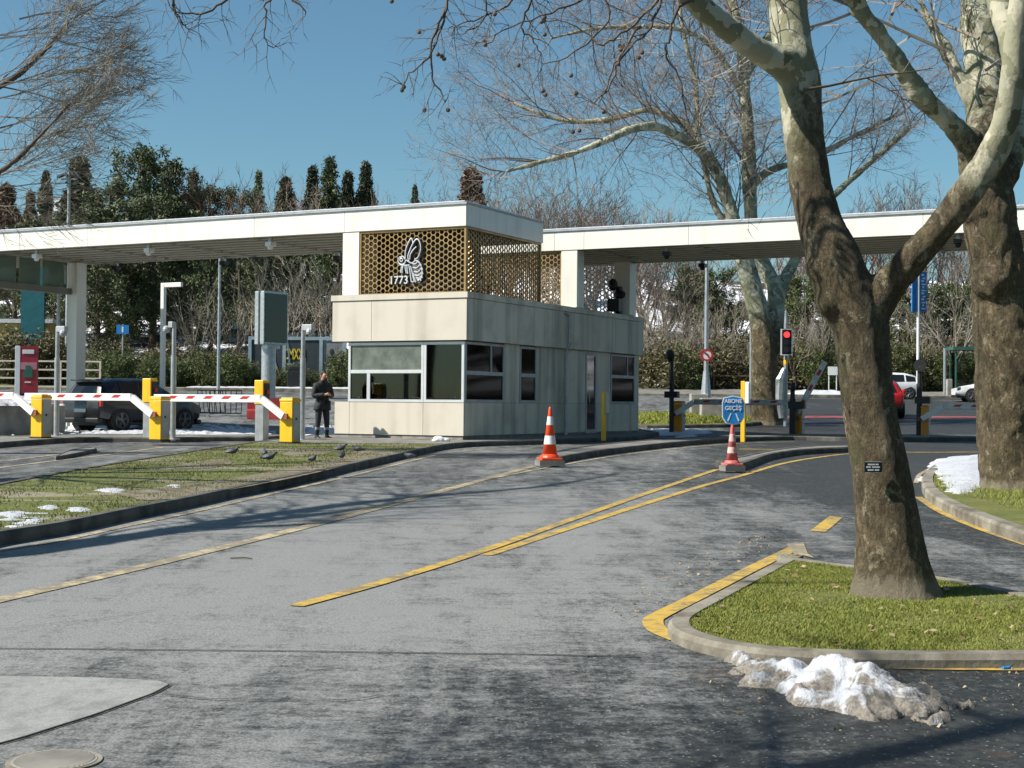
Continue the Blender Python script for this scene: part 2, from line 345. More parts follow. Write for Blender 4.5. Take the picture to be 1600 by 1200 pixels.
# ================================================================ GROUND
def smooth(pts, n=6, closed=True):
    out = []; N = len(pts); rg = range(N) if closed else range(N-1)
    G = (lambda i: Vector(pts[i % N])) if closed else (lambda i: Vector(pts[min(max(i, 0), N-1)]))
    for i in rg:
        p0, p1, p2, p3 = G(i-1), G(i), G(i+1), G(i+2)
        for k in range(n):
            t = k/n
            out.append(tuple(.5*((2*p1)+(-p0+p2)*t+(2*p0-5*p1+4*p2-p3)*t*t+(-p0+3*p1-3*p2+p3)*t**3)))
    if not closed: out.append(tuple(pts[-1]))
    return out
def area(p): return .5*sum(p[i][0]*p[(i+1) % len(p)][1]-p[(i+1) % len(p)][0]*p[i][1] for i in range(len(p)))
def inset(p, d):
    n = len(p); out = []
    for i in range(n):
        a, b, c = Vector(p[i-1]), Vector(p[i]), Vector(p[(i+1) % n])
        e1 = (b-a).normalized() if (b-a).length > 1e-6 else (c-b).normalized(); e2 = (c-b).normalized() if (c-b).length > 1e-6 else e1
        nn = Vector((-e1.y-e2.y, e1.x+e2.x)); nn = nn.normalized() if nn.length > 1e-5 else Vector((-e1.y, e1.x))
        k = min(1.6, 1/max(.3, nn.dot(Vector((-e1.y, e1.x))))); out.append(tuple(b+nn*d*k))
    return out
def sheet(name, poly, h, mat, parent=None, kind=None):
    bm = bmesh.new(); vs = [bm.verts.new((p[0], p[1], 0)) for p in poly]
    tri = geometry.tessellate_polygon([[Vector((p[0], p[1], 0)) for p in poly]])
    for t in tri:
        try: bm.faces.new([vs[i] for i in t])
        except ValueError: pass
    ys = [p[1] for p in poly]
    for y in GY:
        if min(ys) < y < max(ys):
            bmesh.ops.bisect_plane(bm, geom=bm.verts[:]+bm.edges[:]+bm.faces[:], plane_co=(0, y, 0), plane_no=(0, 1, 0))
    for v in bm.verts: v.co.z = g(v.co.y)+h
    bmesh.ops.recalc_face_normals(bm, faces=bm.faces[:])
    for f in bm.faces:
        if f.normal.z < 0: f.normal_flip()
    me = bpy.data.meshes.new(name); bm.to_mesh(me); bm.free(); me.materials.append(mat)
    o = bpy.data.objects.new(name, me); COL.objects.link(o)
    if parent: o.parent = parent
    if kind: tag(o, kind=kind)
    return o
def kerb(name, poly, h=.13, w=.16, parent=None, mat='kerb'):
    if area(poly) < 0: poly = poly[::-1]
    inn = inset(poly, w); mid = inset(poly, .025); mb = MB(); n = len(poly)
    for i in range(n):
        z = g(poly[i][1]); zi = g(inn[i][1])
        mb.v += [(poly[i][0], poly[i][1], z-.05), (poly[i][0], poly[i][1], z+h-.03), (mid[i][0], mid[i][1], z+h), (inn[i][0], inn[i][1], zi+h), (inn[i][0], inn[i][1], zi-.05)]
    for i in range(n):
        j = (i+1) % n
        for k in range(4): mb.face((i*5+k, j*5+k, j*5+k+1, i*5+k+1))
    o = mb.build(name, M[mat], parent); tag(o, kind='structure'); return o, inn
def strip(pts, w, h, mb):
    pts = [Vector(p) for p in pts]; n0 = len(mb.v)
    for i, p in enumerate(pts):
        d = (pts[min(i+1, len(pts)-1)]-pts[max(i-1, 0)]).normalized(); nn = Vector((-d.y, d.x))
        for s in (1, -1):
            q = p+nn*w*.5*s; mb.v.append((q.x, q.y, g(q.y)+h))
    for i in range(len(pts)-1): mb.face((n0+2*i, n0+2*i+1, n0+2*i+3, n0+2*i+2))
def line(name, pix, w, mat, h=.006, n=12):
    mb = MB(); strip(smooth([XY(*p) for p in pix], n, closed=False), w, h, mb)
    o = mb.build(name, mat); return tag(o, kind='structure')
ground = sheet('ground', [(-320, -60), (320, -60), (320, 90), (-320, 90)], 0, M['asphalt'], kind='structure')
# hill behind the street
def build_hill():
    nx, ny = 110, 60; V = []; 
    for j in range(ny):
        y = 88.0+ (j/(ny-1))**1.4*330
        for i in range(nx):
            x = -330+660*i/(nx-1); z = g(y)
            if y > 96: z += 1.3*noise.noise(Vector((x*.05, y*.05, 0)))*min(1, (y-96)/15)+ (2.0 if x < 10 else 0)*min(1, (y-96)/60)
            V.append((x, y, z-.02 if j == 0 else z+.01*(j > 0)))
    Fc = np.array([(j*nx+i, j*nx+i+1, (j+1)*nx+i+1, (j+1)*nx+i) for j in range(ny-1) for i in range(nx-1)])
    tag(np_mesh('hill', np.array(V), Fc, M['hill'], smooth=True), kind='structure')
build_hill()
# grass-paved island on the left that widens round the booth
A_px = [(-60, 868), (0, 853), (100, 836), (200, 814), (300, 793), (400, 770), (480, 752), (560, 734), (640, 715), (700, 702), (760, 697.5), (850, 694.5), (930, 691), (1000, 688.5)]
A_low = smooth([XY(*p) for p in A_px], 5, closed=False)
A_up = [XY(1030, 681), XY(1010, 678), (4.3, 50.4), (-1, 44.5), (-5.6, 41.3), XY(470, 688.5), XY(430, 693), XY(350, 705), XY(200, 730), XY(100, 748), XY(0, 768), XY(-60, 782)]
polyA = A_low+A_up
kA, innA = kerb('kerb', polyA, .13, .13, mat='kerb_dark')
def clip_x(poly, fn):       # keep the side fn(p) > 0
    out = []
    for i in range(len(poly)):
        a, b = poly[i], poly[(i+1) % len(poly)]; fa, fb = fn(a), fn(b)
        if fa > 0: out.append(a)
        if (fa > 0) != (fb > 0): t = fa/(fa-fb); out.append((a[0]+(b[0]-a[0])*t, a[1]+(b[1]-a[1])*t))
    return out
split = lambda p: (35.6 + .10*p[0]) - p[1]
sheet('grass_paving', clip_x(innA, split), .115, M['parkgrass'], kind='structure')
sheet('pavement', clip_x(innA, lambda p: -split(p)), .118, M['pave'], kind='structure')
for i_, pp_ in enumerate([[(205, 777), (195, 768), (330, 752), (400, 741), (480, 724), (520, 716), (570, 706), (610, 708), (560, 722), (450, 748), (270, 779)], [(270, 731), (300, 722), (350, 717), (365, 722), (330, 731)], [(440, 708), (500, 703), (520, 707), (470, 713)]]):
    sheet('sandy_strip', smooth([XY(*q, .121) for q in pp_], 3), .121, M['sand'], kind='structure')
# barrier islands
def island(pix, mat, name='traffic_island', h=.13, w=.14, n=4, inner=.118):
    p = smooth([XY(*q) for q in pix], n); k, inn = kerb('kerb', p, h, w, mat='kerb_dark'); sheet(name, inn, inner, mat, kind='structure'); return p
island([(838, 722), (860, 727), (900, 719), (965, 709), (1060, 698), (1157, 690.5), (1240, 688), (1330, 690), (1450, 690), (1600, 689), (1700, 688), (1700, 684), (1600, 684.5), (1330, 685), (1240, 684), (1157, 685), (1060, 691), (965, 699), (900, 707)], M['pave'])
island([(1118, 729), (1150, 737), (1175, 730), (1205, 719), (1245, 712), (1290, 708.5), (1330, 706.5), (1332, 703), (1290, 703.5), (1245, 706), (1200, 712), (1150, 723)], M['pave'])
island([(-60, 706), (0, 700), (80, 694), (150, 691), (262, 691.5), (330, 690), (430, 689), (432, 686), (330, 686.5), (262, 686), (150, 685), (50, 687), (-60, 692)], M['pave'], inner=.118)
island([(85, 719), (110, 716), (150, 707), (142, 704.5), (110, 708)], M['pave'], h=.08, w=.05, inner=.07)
# street verge with the plane tree, right of booth
island([(990, 668), (1100, 668.5), (1160, 667), (1205, 662), (1222, 655), (1205, 650), (1150, 648), (990, 649)], M['soil'], name='verge', w=.2, inner=.12)
# near island with the big plane tree
E_px = [(1232, 864), (1180, 890), (1110, 926), (1062, 950), (1044, 964), (1050, 979), (1080, 991), (1120, 1001), (1180, 1010), (1260, 1016), (1350, 1019), (1480, 1020), (1620, 1019), (1760, 1018)]
E_up = [(1900, 985), (1760, 955), (1600, 922), (1500, 903), (1400, 888), (1330, 880), (1260, 871), (1240, 866)]
polyE = smooth([XY(*p, .09) for p in E_px+E_up], 5)
if area(polyE) < 0: polyE = polyE[::-1]
kE, innE = kerb('kerb', polyE, .08, .13); sheet('lawn', innE, .066, M['soil'], kind='structure')
F_px = [(1462, 724), (1444, 738), (1440, 752), (1450, 768), (1480, 786), (1530, 806), (1600, 830), (1700, 856), (1900, 900), (2300, 900), (2300, 720), (1700, 708), (1560, 710), (1500, 714)]
polyF = smooth([XY(*p, .13) for p in F_px], 5)
if area(polyF) < 0: polyF = polyF[::-1]
kF, innF = kerb('kerb', polyF, .13, .17); sheet('lawn', innF, .11, M['soil'], kind='structure')
# far kerb and pavement along the street, left verge
def slab(name, x0, x1, y0, y1, h, mat):
    k, inn = kerb('kerb', [(x0, y0), (x1, y0), (x1, y1), (x0, y1)], h, .25); sheet(name, inn, h-.01, mat, kind='structure')
slab('verge', -34, -5.0, 85.5, 95.5, .22, M['soil']); slab('verge', -4.2, 70, 84.0, 95.5, .16, M['pave'])
# markings ---------------------------------------------------------------
line('lane_line', [(-60, 953), (0, 938), (250, 880), (500, 818), (700, 765), (835, 728)], .16, M['line_pale'])
line('lane_line', [(525, 806), (640, 780), (740, 754), (850, 732), (900, 723), (960, 713), (1060, 701), (1160, 693), (1240, 690.5)], .10, M['line_pale'], h=.008)
line('lane_line', [(462, 948), (600, 910), (750, 863), (900, 810), (1020, 768), (1120, 734)], .12, M['line'], h=.008)
line('lane_line', [(760, 868), (870, 832), (1000, 790), (1100, 759), (1160, 743), (1230, 723), (1300, 712), (1340, 708.5)], .12, M['line'], h=.006)
line('lane_line', [(-60, 877), (0, 861), (100, 844), (200, 822), (300, 801), (420, 773), (560, 741), (640, 721), (700, 708), (760, 702)], .09, M['line_pale'])
line('lane_line', [(-60, 739), (0, 731), (80, 721), (150, 713), (255, 699)], .12, M['line_pale'])
line('lane_line', [(-60, 727), (0, 721), (70, 713), (120, 706)], .10, M['line_pale'])
line('lane_line', [(1360, 705), (1430, 707), (1540, 706.5), (1700, 706)], .2, M['line']); line('lane_line', [(1155, 702), (1220, 702.5)], .22, M['line'])
line('lane_line', [(1435, 777), (1470, 800), (1530, 826), (1600, 850), (1700, 880)], .11, M['line']); line('lane_line', [(1431, 755), (1437, 742), (1452, 733)], .08, M['line_pale'])
def patch(name, pix, mat, h=.006): o = sheet(name, [XY(*p) for p in pix], h, mat, kind='structure'); return o
patch('road_marking', [(1266, 830), (1290, 832), (1317, 809), (1296, 807)], M['line'])
# yellow edging round the near island
mb = MB(); strip(smooth([XY(*p) for p in [(1246, 855), (1182, 886), (1084, 936), (1030, 963), (1020, 973), (1030, 987), (1062, 1001)]], 6, closed=False), .135, .0075, mb); tag(mb.build('edge_line', M['line']), kind='structure')
polyEo = smooth([XY(*p) for p in [(1052, 999), (1080, 1008), (1120, 1018), (1200, 1031), (1300, 1040), (1400, 1044), (1500, 1046), (1620, 1047), (1760, 1048)]], 6, closed=False)
mb = MB(); strip(polyEo, .08, .006, mb); tag(mb.build('edge_line', M['line']), kind='structure')
patch('edge_line', [(1228, 851), (1256, 849), (1262, 866), (1272, 873), (1240, 866)], M['line_pale'], .0085)
line('road_marking', [(1000, 695.5), (960, 696)], .3, M['line_pale'])
patch('asphalt_patch', [(-80, 1057), (0, 1058), (80, 1059), (150, 1060), (215, 1063), (250, 1066), (264, 1071), (240, 1084), (205, 1097), (150, 1117), (90, 1136), (40, 1152), (0, 1163), (-80, 1190)], M['patch'])
line('road_crack', [(-40, 1014), (100, 1015), (300, 1017), (500, 1019), (700, 1022), (850, 1024), (1000, 1028)], .018, M['crack'])
line('road_crack', [(0, 1164), (40, 1153), (90, 1137), (150, 1118), (205, 1098), (240, 1085), (266, 1071)], .012, M['crack'], h=.009, n=5)
line('road_crack', [(262, 1088), (330, 1094), (420, 1096), (500, 1097), (560, 1094), (590, 1089)], .010, M['crack'], h=.009)
line('road_crack', [(0, 985), (90, 975), (160, 968), (240, 955)], .006, M['crack'], h=.009, n=5)
line('bike_lane', [(1150, 652), (1290, 651.5), (1450, 652), (1750, 653)], 1.6, M['bike'])
line('lane_line', [(1000, 619), (1200, 622), (1420, 625), (1700, 628)], .2, M['line_white'])
line('lane_line', [(270, 617), (400, 618), (520, 621)], .2, M['line_white'])
line('lane_line', [(215, 711), (245, 710)], .12, M['line_white'])
# ================================================================ BOOTH
UX, UY = math.sin(R(27.2)), math.cos(R(27.2))
C0 = Vector((-1.24, 38.0, 0)); RZ = -R(27.2)
def BW(a, s, z=0): return Vector((C0.x+UY*a+UX*s, C0.y-UX*a+UY*s, z))
booth = empty('toll_booth', (C0.x, C0.y, 0), RZ)
tag(booth, 'cream panelled gate booth with dark windows and overhanging parapet between the two canopies', 'booth')
def part(name, mat, parent, fn, **kw):
    mb = MB(); fn(mb); return mb.build(name, mat, parent, **kw)
SEAMW = .012
def panels_x(mb, xs, y0, y1, z0, z1):       # panels side by side along local x, face at y0
    for a, b in zip(xs[:-1], xs[1:]): mb.box(a+SEAMW/2, b-SEAMW/2, y0, y1, z0, z1)
def panels_y(mb, ys, x0, x1, z0, z1):
    for a, b in zip(ys[:-1], ys[1:]): mb.box(x0, x1, a+SEAMW/2, b-SEAMW/2, z0, z1)
ZB, ZS, ZW, ZP, ZT = .66, 1.52, 3.10, 3.14, 4.38
L = 11.85
# core behind seams
part('core', M['joint'], booth, lambda m: (m.box(-3.95, -.05, .05, L-.05, ZB, ZS-.03), m.box(-3.95, -.05, .05, L-.05, ZP+.02, ZT-.1), m.box(-3.5, -.09, L-.4, L-.1, ZS, ZP)))
part('plinth', M['plinth'], booth, lambda m: panels_x(m, [-3.97, -3.1, -1.9, -.9, -.03], .03, .06, .35, ZB-.01) or panels_y(m, [.06, 3, 6, 7.55, 8.5, L-.03], -.06, -.03, .35, ZB-.01))
part('lower_wall', M['panel'], booth, lambda m: panels_x(m, [-4.0, -3.52, -1.22, 0], 0, .05, ZB, ZS))
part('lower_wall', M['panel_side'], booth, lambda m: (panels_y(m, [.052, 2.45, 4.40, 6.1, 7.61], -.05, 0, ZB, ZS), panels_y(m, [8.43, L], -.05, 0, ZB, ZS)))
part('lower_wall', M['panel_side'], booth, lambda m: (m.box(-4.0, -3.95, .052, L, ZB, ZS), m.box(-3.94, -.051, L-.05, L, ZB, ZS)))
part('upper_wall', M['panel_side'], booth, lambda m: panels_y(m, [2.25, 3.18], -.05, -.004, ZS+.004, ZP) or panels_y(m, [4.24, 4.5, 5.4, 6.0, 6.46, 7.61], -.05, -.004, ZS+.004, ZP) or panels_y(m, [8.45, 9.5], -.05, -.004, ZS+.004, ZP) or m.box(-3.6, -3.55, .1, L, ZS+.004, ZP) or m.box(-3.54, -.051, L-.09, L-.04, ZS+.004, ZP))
part('partition', M['dark'], booth, lambda m: m.box(-3.5, -.1, 6.0, 6.08, ZS, ZP))
part('floor', M['concrete'], booth, lambda m: m.box(-3.4, -.1, .1, 7.55, ZB, ZB+.06))
part('ceiling', M['panel'], booth, lambda m: m.box(-3.5, -.1, .1, L-.1, ZP-.03, ZP-.01))
# parapet with cap
pp = part('parapet', M['panel'], booth, lambda m: panels_x(m, [-4.03, -2.78, .12], -.10, -.05, ZP, ZT-.16))
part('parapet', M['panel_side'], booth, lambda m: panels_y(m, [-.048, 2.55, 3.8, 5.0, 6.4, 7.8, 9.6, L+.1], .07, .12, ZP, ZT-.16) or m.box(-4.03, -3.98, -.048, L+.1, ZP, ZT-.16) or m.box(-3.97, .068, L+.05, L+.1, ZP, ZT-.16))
part('soffit_trim', M['soffit'], booth, lambda m: m.box(-3.98, .07, -.045, L+.045, ZP-.008, ZP+.015))
part('coping', M['panel'], booth, lambda m: m.box(-4.06, .15, -.13, -.02, ZT-.15, ZT))
part('coping', M['panel_side'], booth, lambda m: (m.box(.04, .15, -.018, 3.7, ZT-.15, ZT), m.box(.04, .15, 3.71, 7.6, ZT-.15, ZT), m.box(.04, .15, 7.61, L+.13, ZT-.15, ZT), m.box(-4.06, -3.95, -.018, L+.13, ZT-.15, ZT), m.box(-3.94, .03, L+.02, L+.13, ZT-.15, ZT)))
part('flat_roof', M['concrete'], booth, lambda m: m.box(-3.97, .06, -.04, L+.04, ZT-.14, ZT-.12))
# windows: each a frame part with panes
def window_x(x0, x1, z0, z1, hz, vts, vbs, film=True):     # on the front, outside towards -y
    fw = .07; y0, y1 = -.012, .06
    mb = MB(); mb.box(x0, x1, y0, y1, z0, z0+fw); mb.box(x0, x1, y0, y1, z1-fw, z1); mb.box(x0, x0+fw, y0, y1, z0+fw, z1-fw); mb.box(x1-fw, x1, y0, y1, z0+fw, z1-fw)
    if hz: mb.box(x0+fw, x1-fw, y0+.005, y1, hz-.045, hz+.045)
    for v in vbs: mb.box(v-.05, v+.05, y0+.008, y1, z0+fw, (hz-.045) if hz else z1-fw)
    for v in vts: mb.box(v-.04, v+.04, y0+.008, y1, hz+.045, z1-fw)
    f = mb.build('window', M['alu'], booth)
    if hz: part('pane', M['film'] if film else M['glass'], f, lambda m: m.box(x0+fw, x1-fw, .02, .028, hz+.045, z1-fw))
    part('pane', M['glass'], f, lambda m: m.box(x0+fw, x1-fw, .02, .028, z0+fw, (hz-.045) if hz else z1-fw))
window_x(-3.56, -1.21, ZS+.004, ZW, 2.33, [], [-2.92])
window_x(-1.20, 0, ZS+.004, ZW, None, [], [])
def window_y(y0, y1, hz, vts):                                # on the side wall, outside towards +x
    fw = .06; x0, x1 = -.06, .006; z0, z1 = ZS+.004, ZW
    mb = MB(); mb.box(x0, x1, y0, y1, z0, z0+fw+.02); mb.box(x0, x1, y0, y1, z1-fw, z1); mb.box(x0, x1, y0, y0+fw, z0+fw+.02, z1-fw); mb.box(x0, x1, y1-fw, y1, z0+fw+.02, z1-fw)
    mb.box(x0, x1-.004, y0+fw, y1-fw, hz-.05, hz+.05)
    for v in vts: mb.box(x0, x1-.006, v-.035, v+.035, hz+.05, z1-fw)
    f = mb.build('window', M['greymetal'], booth)
    part('pane', M['glass_side'], f, lambda m: m.box(-.03, -.022, y0+fw, y1-fw, hz+.05, z1-fw)); part('pane', M['glass_side'], f, lambda m: m.box(-.03, -.022, y0+fw, y1-fw, z0+fw+.02, hz-.05))
window_y(.07, 2.24, 2.3, [1.5]); window_y(3.2, 4.22, 2.3, []); window_y(9.55, 11.5, 2.4, [10.9])
part('corner_post', M['panel_side'], booth, lambda m: m.box(-.05, -.002, 11.51, L, ZS+.004, ZP))
# door
dr = part('door', M['greymetal'], booth, lambda m: (m.box(-.05, .012, 7.62, 7.70, .62, 3.06), m.box(-.05, .012, 8.34, 8.44, .62, 3.06), m.box(-.05, .012, 7.71, 8.33, 2.98, 3.06), m.box(-.05, .01, 7.71, 8.33, .62, .74)))
part('door_glass', M['glass'], dr, lambda m: m.box(-.03, -.02, 7.71, 8.33, .74, 2.98)); part('handle', M['galv'], dr, lambda m: m.tube([(.05, 7.80, 1.55), (.05, 7.80, 1.85)], .014))
part('door_head', M['panel_side'], booth, lambda m: m.box(-.05, 0, 7.62, 8.44, 3.065, ZP-.01))
part('downpipe', M['galv'], booth, lambda m: (m.tube([(.09, 6.02, .6), (.09, 6.02, 3.05), (.20, 6.02, 3.3), (.20, 6.02, 4.1)], .055, 10), m.tube([(.20, 6.02, 4.1), (.14, 5.85, 4.17), (.10, 5.78, 4.17)], .045, 8)))
# inside things
def solo(name, mat, label, cat, fn, loc=(0, 0, 0), rz=0, group=None, kind=None, **kw):
    mb = MB(); fn(mb); o = mb.build(name, mat, None, **kw); o.location = loc; o.rotation_euler = (0, 0, rz); return tag(o, label, cat, group, kind)
BO = (C0.x, C0.y, 0)
solo('desk', M['dark'], 'dark desk inside the booth behind the front window', 'desk', lambda m: (m.box(-3.3, -.3, .5, 1.1, 1.45, 1.5), m.box(-3.3, -3.2, .5, 1.1, .72, 1.45), m.box(-.4, -.3, .5, 1.1, .72, 1.45)), BO, RZ)
solo('computer_screen', M['black'], 'black computer screen on the booth desk', 'screen', lambda m: (m.box(-2.45, -1.75, .78, .83, 1.66, 2.02), m.box(-2.14, -2.06, .8, .84, 1.5, 1.66), m.box(-2.25, -1.95, .72, .9, 1.5, 1.515)), BO, RZ)
solo('paper_roll', M['white'], 'white upright roll behind the lower front window of the booth', 'roll', lambda m: m.tube([(-2.62, .35, 1.52), (-2.62, .35, 2.12)], .05, 12), BO, RZ)
solo('desk_fan_box', M['yellow'], 'pale yellow box standing on the booth desk by the screen', 'box', lambda m: m.box(-2.88, -2.70, .6, .85, 1.5, 1.88), BO, RZ)
solo('folder', M['yellow'], 'orange folder leaning in the corner window of the booth', 'folder', lambda m: m.box(-.35, -.12, .22, .30, 1.53, 2.15), BO, RZ, bevel=.01)
# ---------------------------------------------------------------- honeycomb screens
def honeycomb(wd, ht, mat, name, parent, Mx, Rr=.083, bar=.014, dep=.03):
    """flat-topped hexagon mesh in the x/z plane, thickness along y"""
    mb = MB(); cw = 1.5*Rr; ch = math.sqrt(3)*Rr; nx = int(wd/cw); nz = int(ht/ch); cw = wd/nx; ch = ht/nz; Rr = cw/1.5
    def q(p): return tuple(Mx @ Vector(p))
    for i in range(nx):
        for j in range(nz+1):
            cx = (i+.5)*cw; cz = (j+(.5 if i % 2 else 0))*ch
            if cz > ht-.3*ch or cz < .3*ch: continue
            o_, i_ = [], []
            for k in range(6):
                t = math.pi/3*k; sz = ch/(math.sqrt(3)*Rr)
                o_.append((cx+Rr*math.cos(t), cz+Rr*sz*math.sin(t))); i_.append((cx+(Rr-bar)*math.cos(t), cz+(Rr-bar)*sz*math.sin(t)))
            n = len(mb.v)
            for (x, z) in o_: mb.v.append(q((x, 0, z)))
            for (x, z) in i_: mb.v.append(q((x, 0, z)))
            for (x, z) in o_: mb.v.append(q((x, dep, z)))
            for (x, z) in i_: mb.v.append(q((x, dep, z)))
            for k in range(6):
                k2 = (k+1) % 6
                mb.face((n+k, n+k2, n+6+k2, n+6+k)); mb.face((n+6+k, n+6+k2, n+18+k2, n+18+k)); mb.face((n+12+k2, n+12+k, n+18+k, n+18+k2))
    # border
    f = .035
    for (x0, x1, z0, z1) in ((-f, wd+f, -f, .02), (-f, wd+f, ht-.02, ht+f), (-f, .02, .02, ht-.02), (wd-.02, wd+f, .02, ht-.02)):
        mb.box(x0, x1, -.02, dep+.02, z0, z1, M=Mx)
    return mb.build(name, mat, parent)
# ================================================================ CANOPIES
ZF0, ZF1 = 6.10, 6.66
def canopy(name, label, x0, x1, joints, side_right, side_left):
    root = empty(name, BO, RZ); tag(root, label, 'canopy'); y0, y1 = root_s
    mb = MB(); panels_x(mb, joints, y0, y0+.05, ZF0, ZF1); mb.build('fascia', M['fascia'], root)
    mb = MB(); panels_x(mb, [x0]+[j for j in joints[1:-1]]+[x1], y1-.05, y1, ZF0, ZF1); mb.build('fascia', M['fascia'], root)
    for ok, xx in ((side_right, x1), (side_left, x0)):
        if ok: mb = MB(); sg = -1 if xx == x1 else 1; panels_y(mb, [y0+.051, (y0+y1)/2, y1-.051], min(xx, xx+sg*.05), max(xx, xx+sg*.05), ZF0, ZF1); mb.build('fascia', M['fascia'], root)
    part('core', M['joint'], root, lambda m: m.box(x0+.06, x1-.06, y0+.06, y1-.06, ZF0+.12, ZF1-.02))
    # soffit planks
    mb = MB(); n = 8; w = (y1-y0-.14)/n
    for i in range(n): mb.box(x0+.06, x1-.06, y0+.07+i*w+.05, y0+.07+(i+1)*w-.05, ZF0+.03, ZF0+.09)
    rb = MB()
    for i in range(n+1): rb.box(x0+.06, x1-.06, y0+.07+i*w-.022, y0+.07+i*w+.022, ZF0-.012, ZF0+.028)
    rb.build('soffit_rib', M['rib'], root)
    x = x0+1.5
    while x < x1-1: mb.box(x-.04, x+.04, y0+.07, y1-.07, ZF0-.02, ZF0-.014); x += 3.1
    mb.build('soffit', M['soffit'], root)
    part('roof_edge', M['greymetal'], root, lambda m: m.box(x0-.03, x1+.03, y0-.04, y1+.04, ZF1+.003, ZF1+.05))
    k = part('snow_cover', M['snow'], root, lambda m: m.box(x0+.03, x1-.03, y0-.02, y1-.1, ZF1+.052, ZF1+.095), bevel=.03)
    return root
root_s = (0.0, 4.55)
canL = canopy('canopy', 'long white left canopy with slatted soffit carrying the bee emblem screen', -24, .02, [-24, -21, -18.4, -15.6, -12.9, -9.9, -6.75, -3.74, .02], True, False)
def column(root, x0, x1, y0, y1, z0, z1, mat='fascia', flare=False):
    mb = MB(); mb.box(x0, x1, y0, y1, z0+.0, z1)
    if flare: mb.box(x0-.05, x1+.05, y0-.05, y1+.05, z0-.25, z0-.005)
    return mb.build('column', M[mat], root, bevel=.012)
column(canL, -3.8, -3.27, .02, .5, ZT+.003, ZF0-.004)
column(canL, -3.8, -3.27, 3.95, 4.5, ZT+.003, ZF0-.004); 
cl = column(canL, -17.3, -16.88, 3.75, 4.2, .62, ZF0-.004, flare=True)
column(canL, -23.4, -22.85, 3.7, 4.3, .62, ZF0-.004)
# cross beam and glass screens at the far left
part('beam', M['soffit'], canL, lambda m: (m.box(-17.3, -17.05, .2, 3.69, 5.02, 5.22), m.box(-17.35, -17.0, .0, .25, .5, ZF0-.01)))
for yy in ((.35, 1.35), (1.5, 2.4), (2.5, 3.6)):
    part('glass_screen', M['dusty_glass'], canL, lambda m: m.box(-17.2, -17.18, yy[0], yy[1], 5.24, ZF0-.02))
part('drainpipe', M['galv'], canL, lambda m: m.tube([(-17.45, 3.5, .62), (-17.45, 3.5, 5.0), (-17.2, 3.5, 5.4), (-17.2, 3.5, 6.0)], .05, 8))
# front screen
HC = .083
s1 = honeycomb(3.20, 1.66, M['gold'], 'honeycomb_screen', canL, Matrix.Translation((-3.235, .06, ZT+.015)))
part('screen_backing', M['dark'], canL, lambda m: m.box(-3.25, -.05, .9, .92, ZT+.02, ZF0-.01))
s2 = honeycomb(4.3, 1.66, M['gold'], 'honeycomb_screen', canL, Matrix.Translation((-.02, .14, ZT+.015)) @ Matrix.Rotation(R(90), 4, 'Z'))
s3 = honeycomb(3.3, 1.66, M['gold'], 'honeycomb_screen', canL, Matrix.Translation((-3.72, .55, ZT+.015)) @ Matrix.Rotation(R(90), 4, 'Z'))
# bee emblem: tube outlines standing off the screen, cast shadow as black shapes behind
def bee():
    S = 1/60.0*.955     # photo crop pixels to metres on the facade (x is foreshortened)
    X = lambda q: -3.235 + (q-125)/8/60.3/.865 if False else -3.235+(q-125)*(3.20/1255)
    Z = lambda q, x: ZT+.015+1.66*(1-(q-(150-(x-125)*.045))/(790))
    def T(pts, w=.020):
        pp_ = [(X(a), -.01, Z(b, a)) for a, b in pts]; pp2 = [tuple(p) for p in smooth([Vector(p) for p in pp_], 5, closed=False)]
        fr.tube(pp2, w, 6); shad.tube([(p[0]+.02, .035, p[2]-.012) for p in pp2], w*3.0, 6, flat=.3)
    fr, shad = MB(), MB()
    T([(690, 480), (690, 400), (705, 330), (730, 270), (758, 225), (775, 255), (778, 290)]); T([(735, 520), (722, 450), (745, 370), (775, 300), (815, 240), (845, 245), (868, 300), (870, 370), (855, 430), (835, 470), (800, 490)])
    T([(745, 490), (750, 430), (780, 375), (820, 330)], .018)
    T([(690, 490), (660, 455), (620, 465), (602, 500), (615, 540), (645, 555), (680, 540), (700, 500), (730, 520), (770, 535), (810, 505), (840, 510)])
    T([(622, 495), (640, 475), (658, 495), (640, 518), (622, 495)], .018)
    for k, (ax, ay, bx_, by_) in enumerate([(770, 540, 845, 515), (780, 590, 870, 555), (795, 640, 885, 600), (805, 685, 890, 655), (820, 720, 885, 700), (835, 745, 870, 735)]):
        T([(ax, ay), ((ax+bx_)/2, ay+8), (bx_, by_), (bx_+12, by_+22)], .024)
    T([(840, 510), (872, 550), (890, 610), (895, 670), (880, 725), (850, 745)])
    for a in ((650, 560, 640, 620, 635, 660), (665, 565, 655, 620, 655, 665), (690, 570, 695, 620, 705, 665), (712, 570, 715, 620, 722, 670), (735, 570, 750, 650, 765, 770), (752, 570, 775, 650, 800, 775), (790, 660, 800, 720, 820, 775), (740, 560, 700, 565, 650, 560)):
        T([(a[0], a[1]), (a[2], a[3]), (a[4], a[5])], .020)
    T([(760, 765), (785, 775)], .02)
    e = fr.build('bee_emblem', M['alu'], canL); shad.build('emblem_shadow', M['black'], e)
    text_mesh('numerals', '1773', .30, M['alu'], Matrix.Translation((X(612), -.015, Z(755, 612))) @ STAND, e, .012, sx=1.0)
    text_mesh('numeral_shadow', '1773', .30, M['black'], Matrix.Translation((X(620), .035, Z(760, 620))) @ STAND, e, .006, sx=1.04)
bee()
root_s = (6.48, 11.1)
canR = canopy('canopy', 'white right canopy with slatted soffit reaching behind the plane trees', -3.85, 27, [-3.85, -.55, .42, 3.7, 7.0, 10.3, 13.6, 16.9, 20.2, 23.6, 27], False, True)
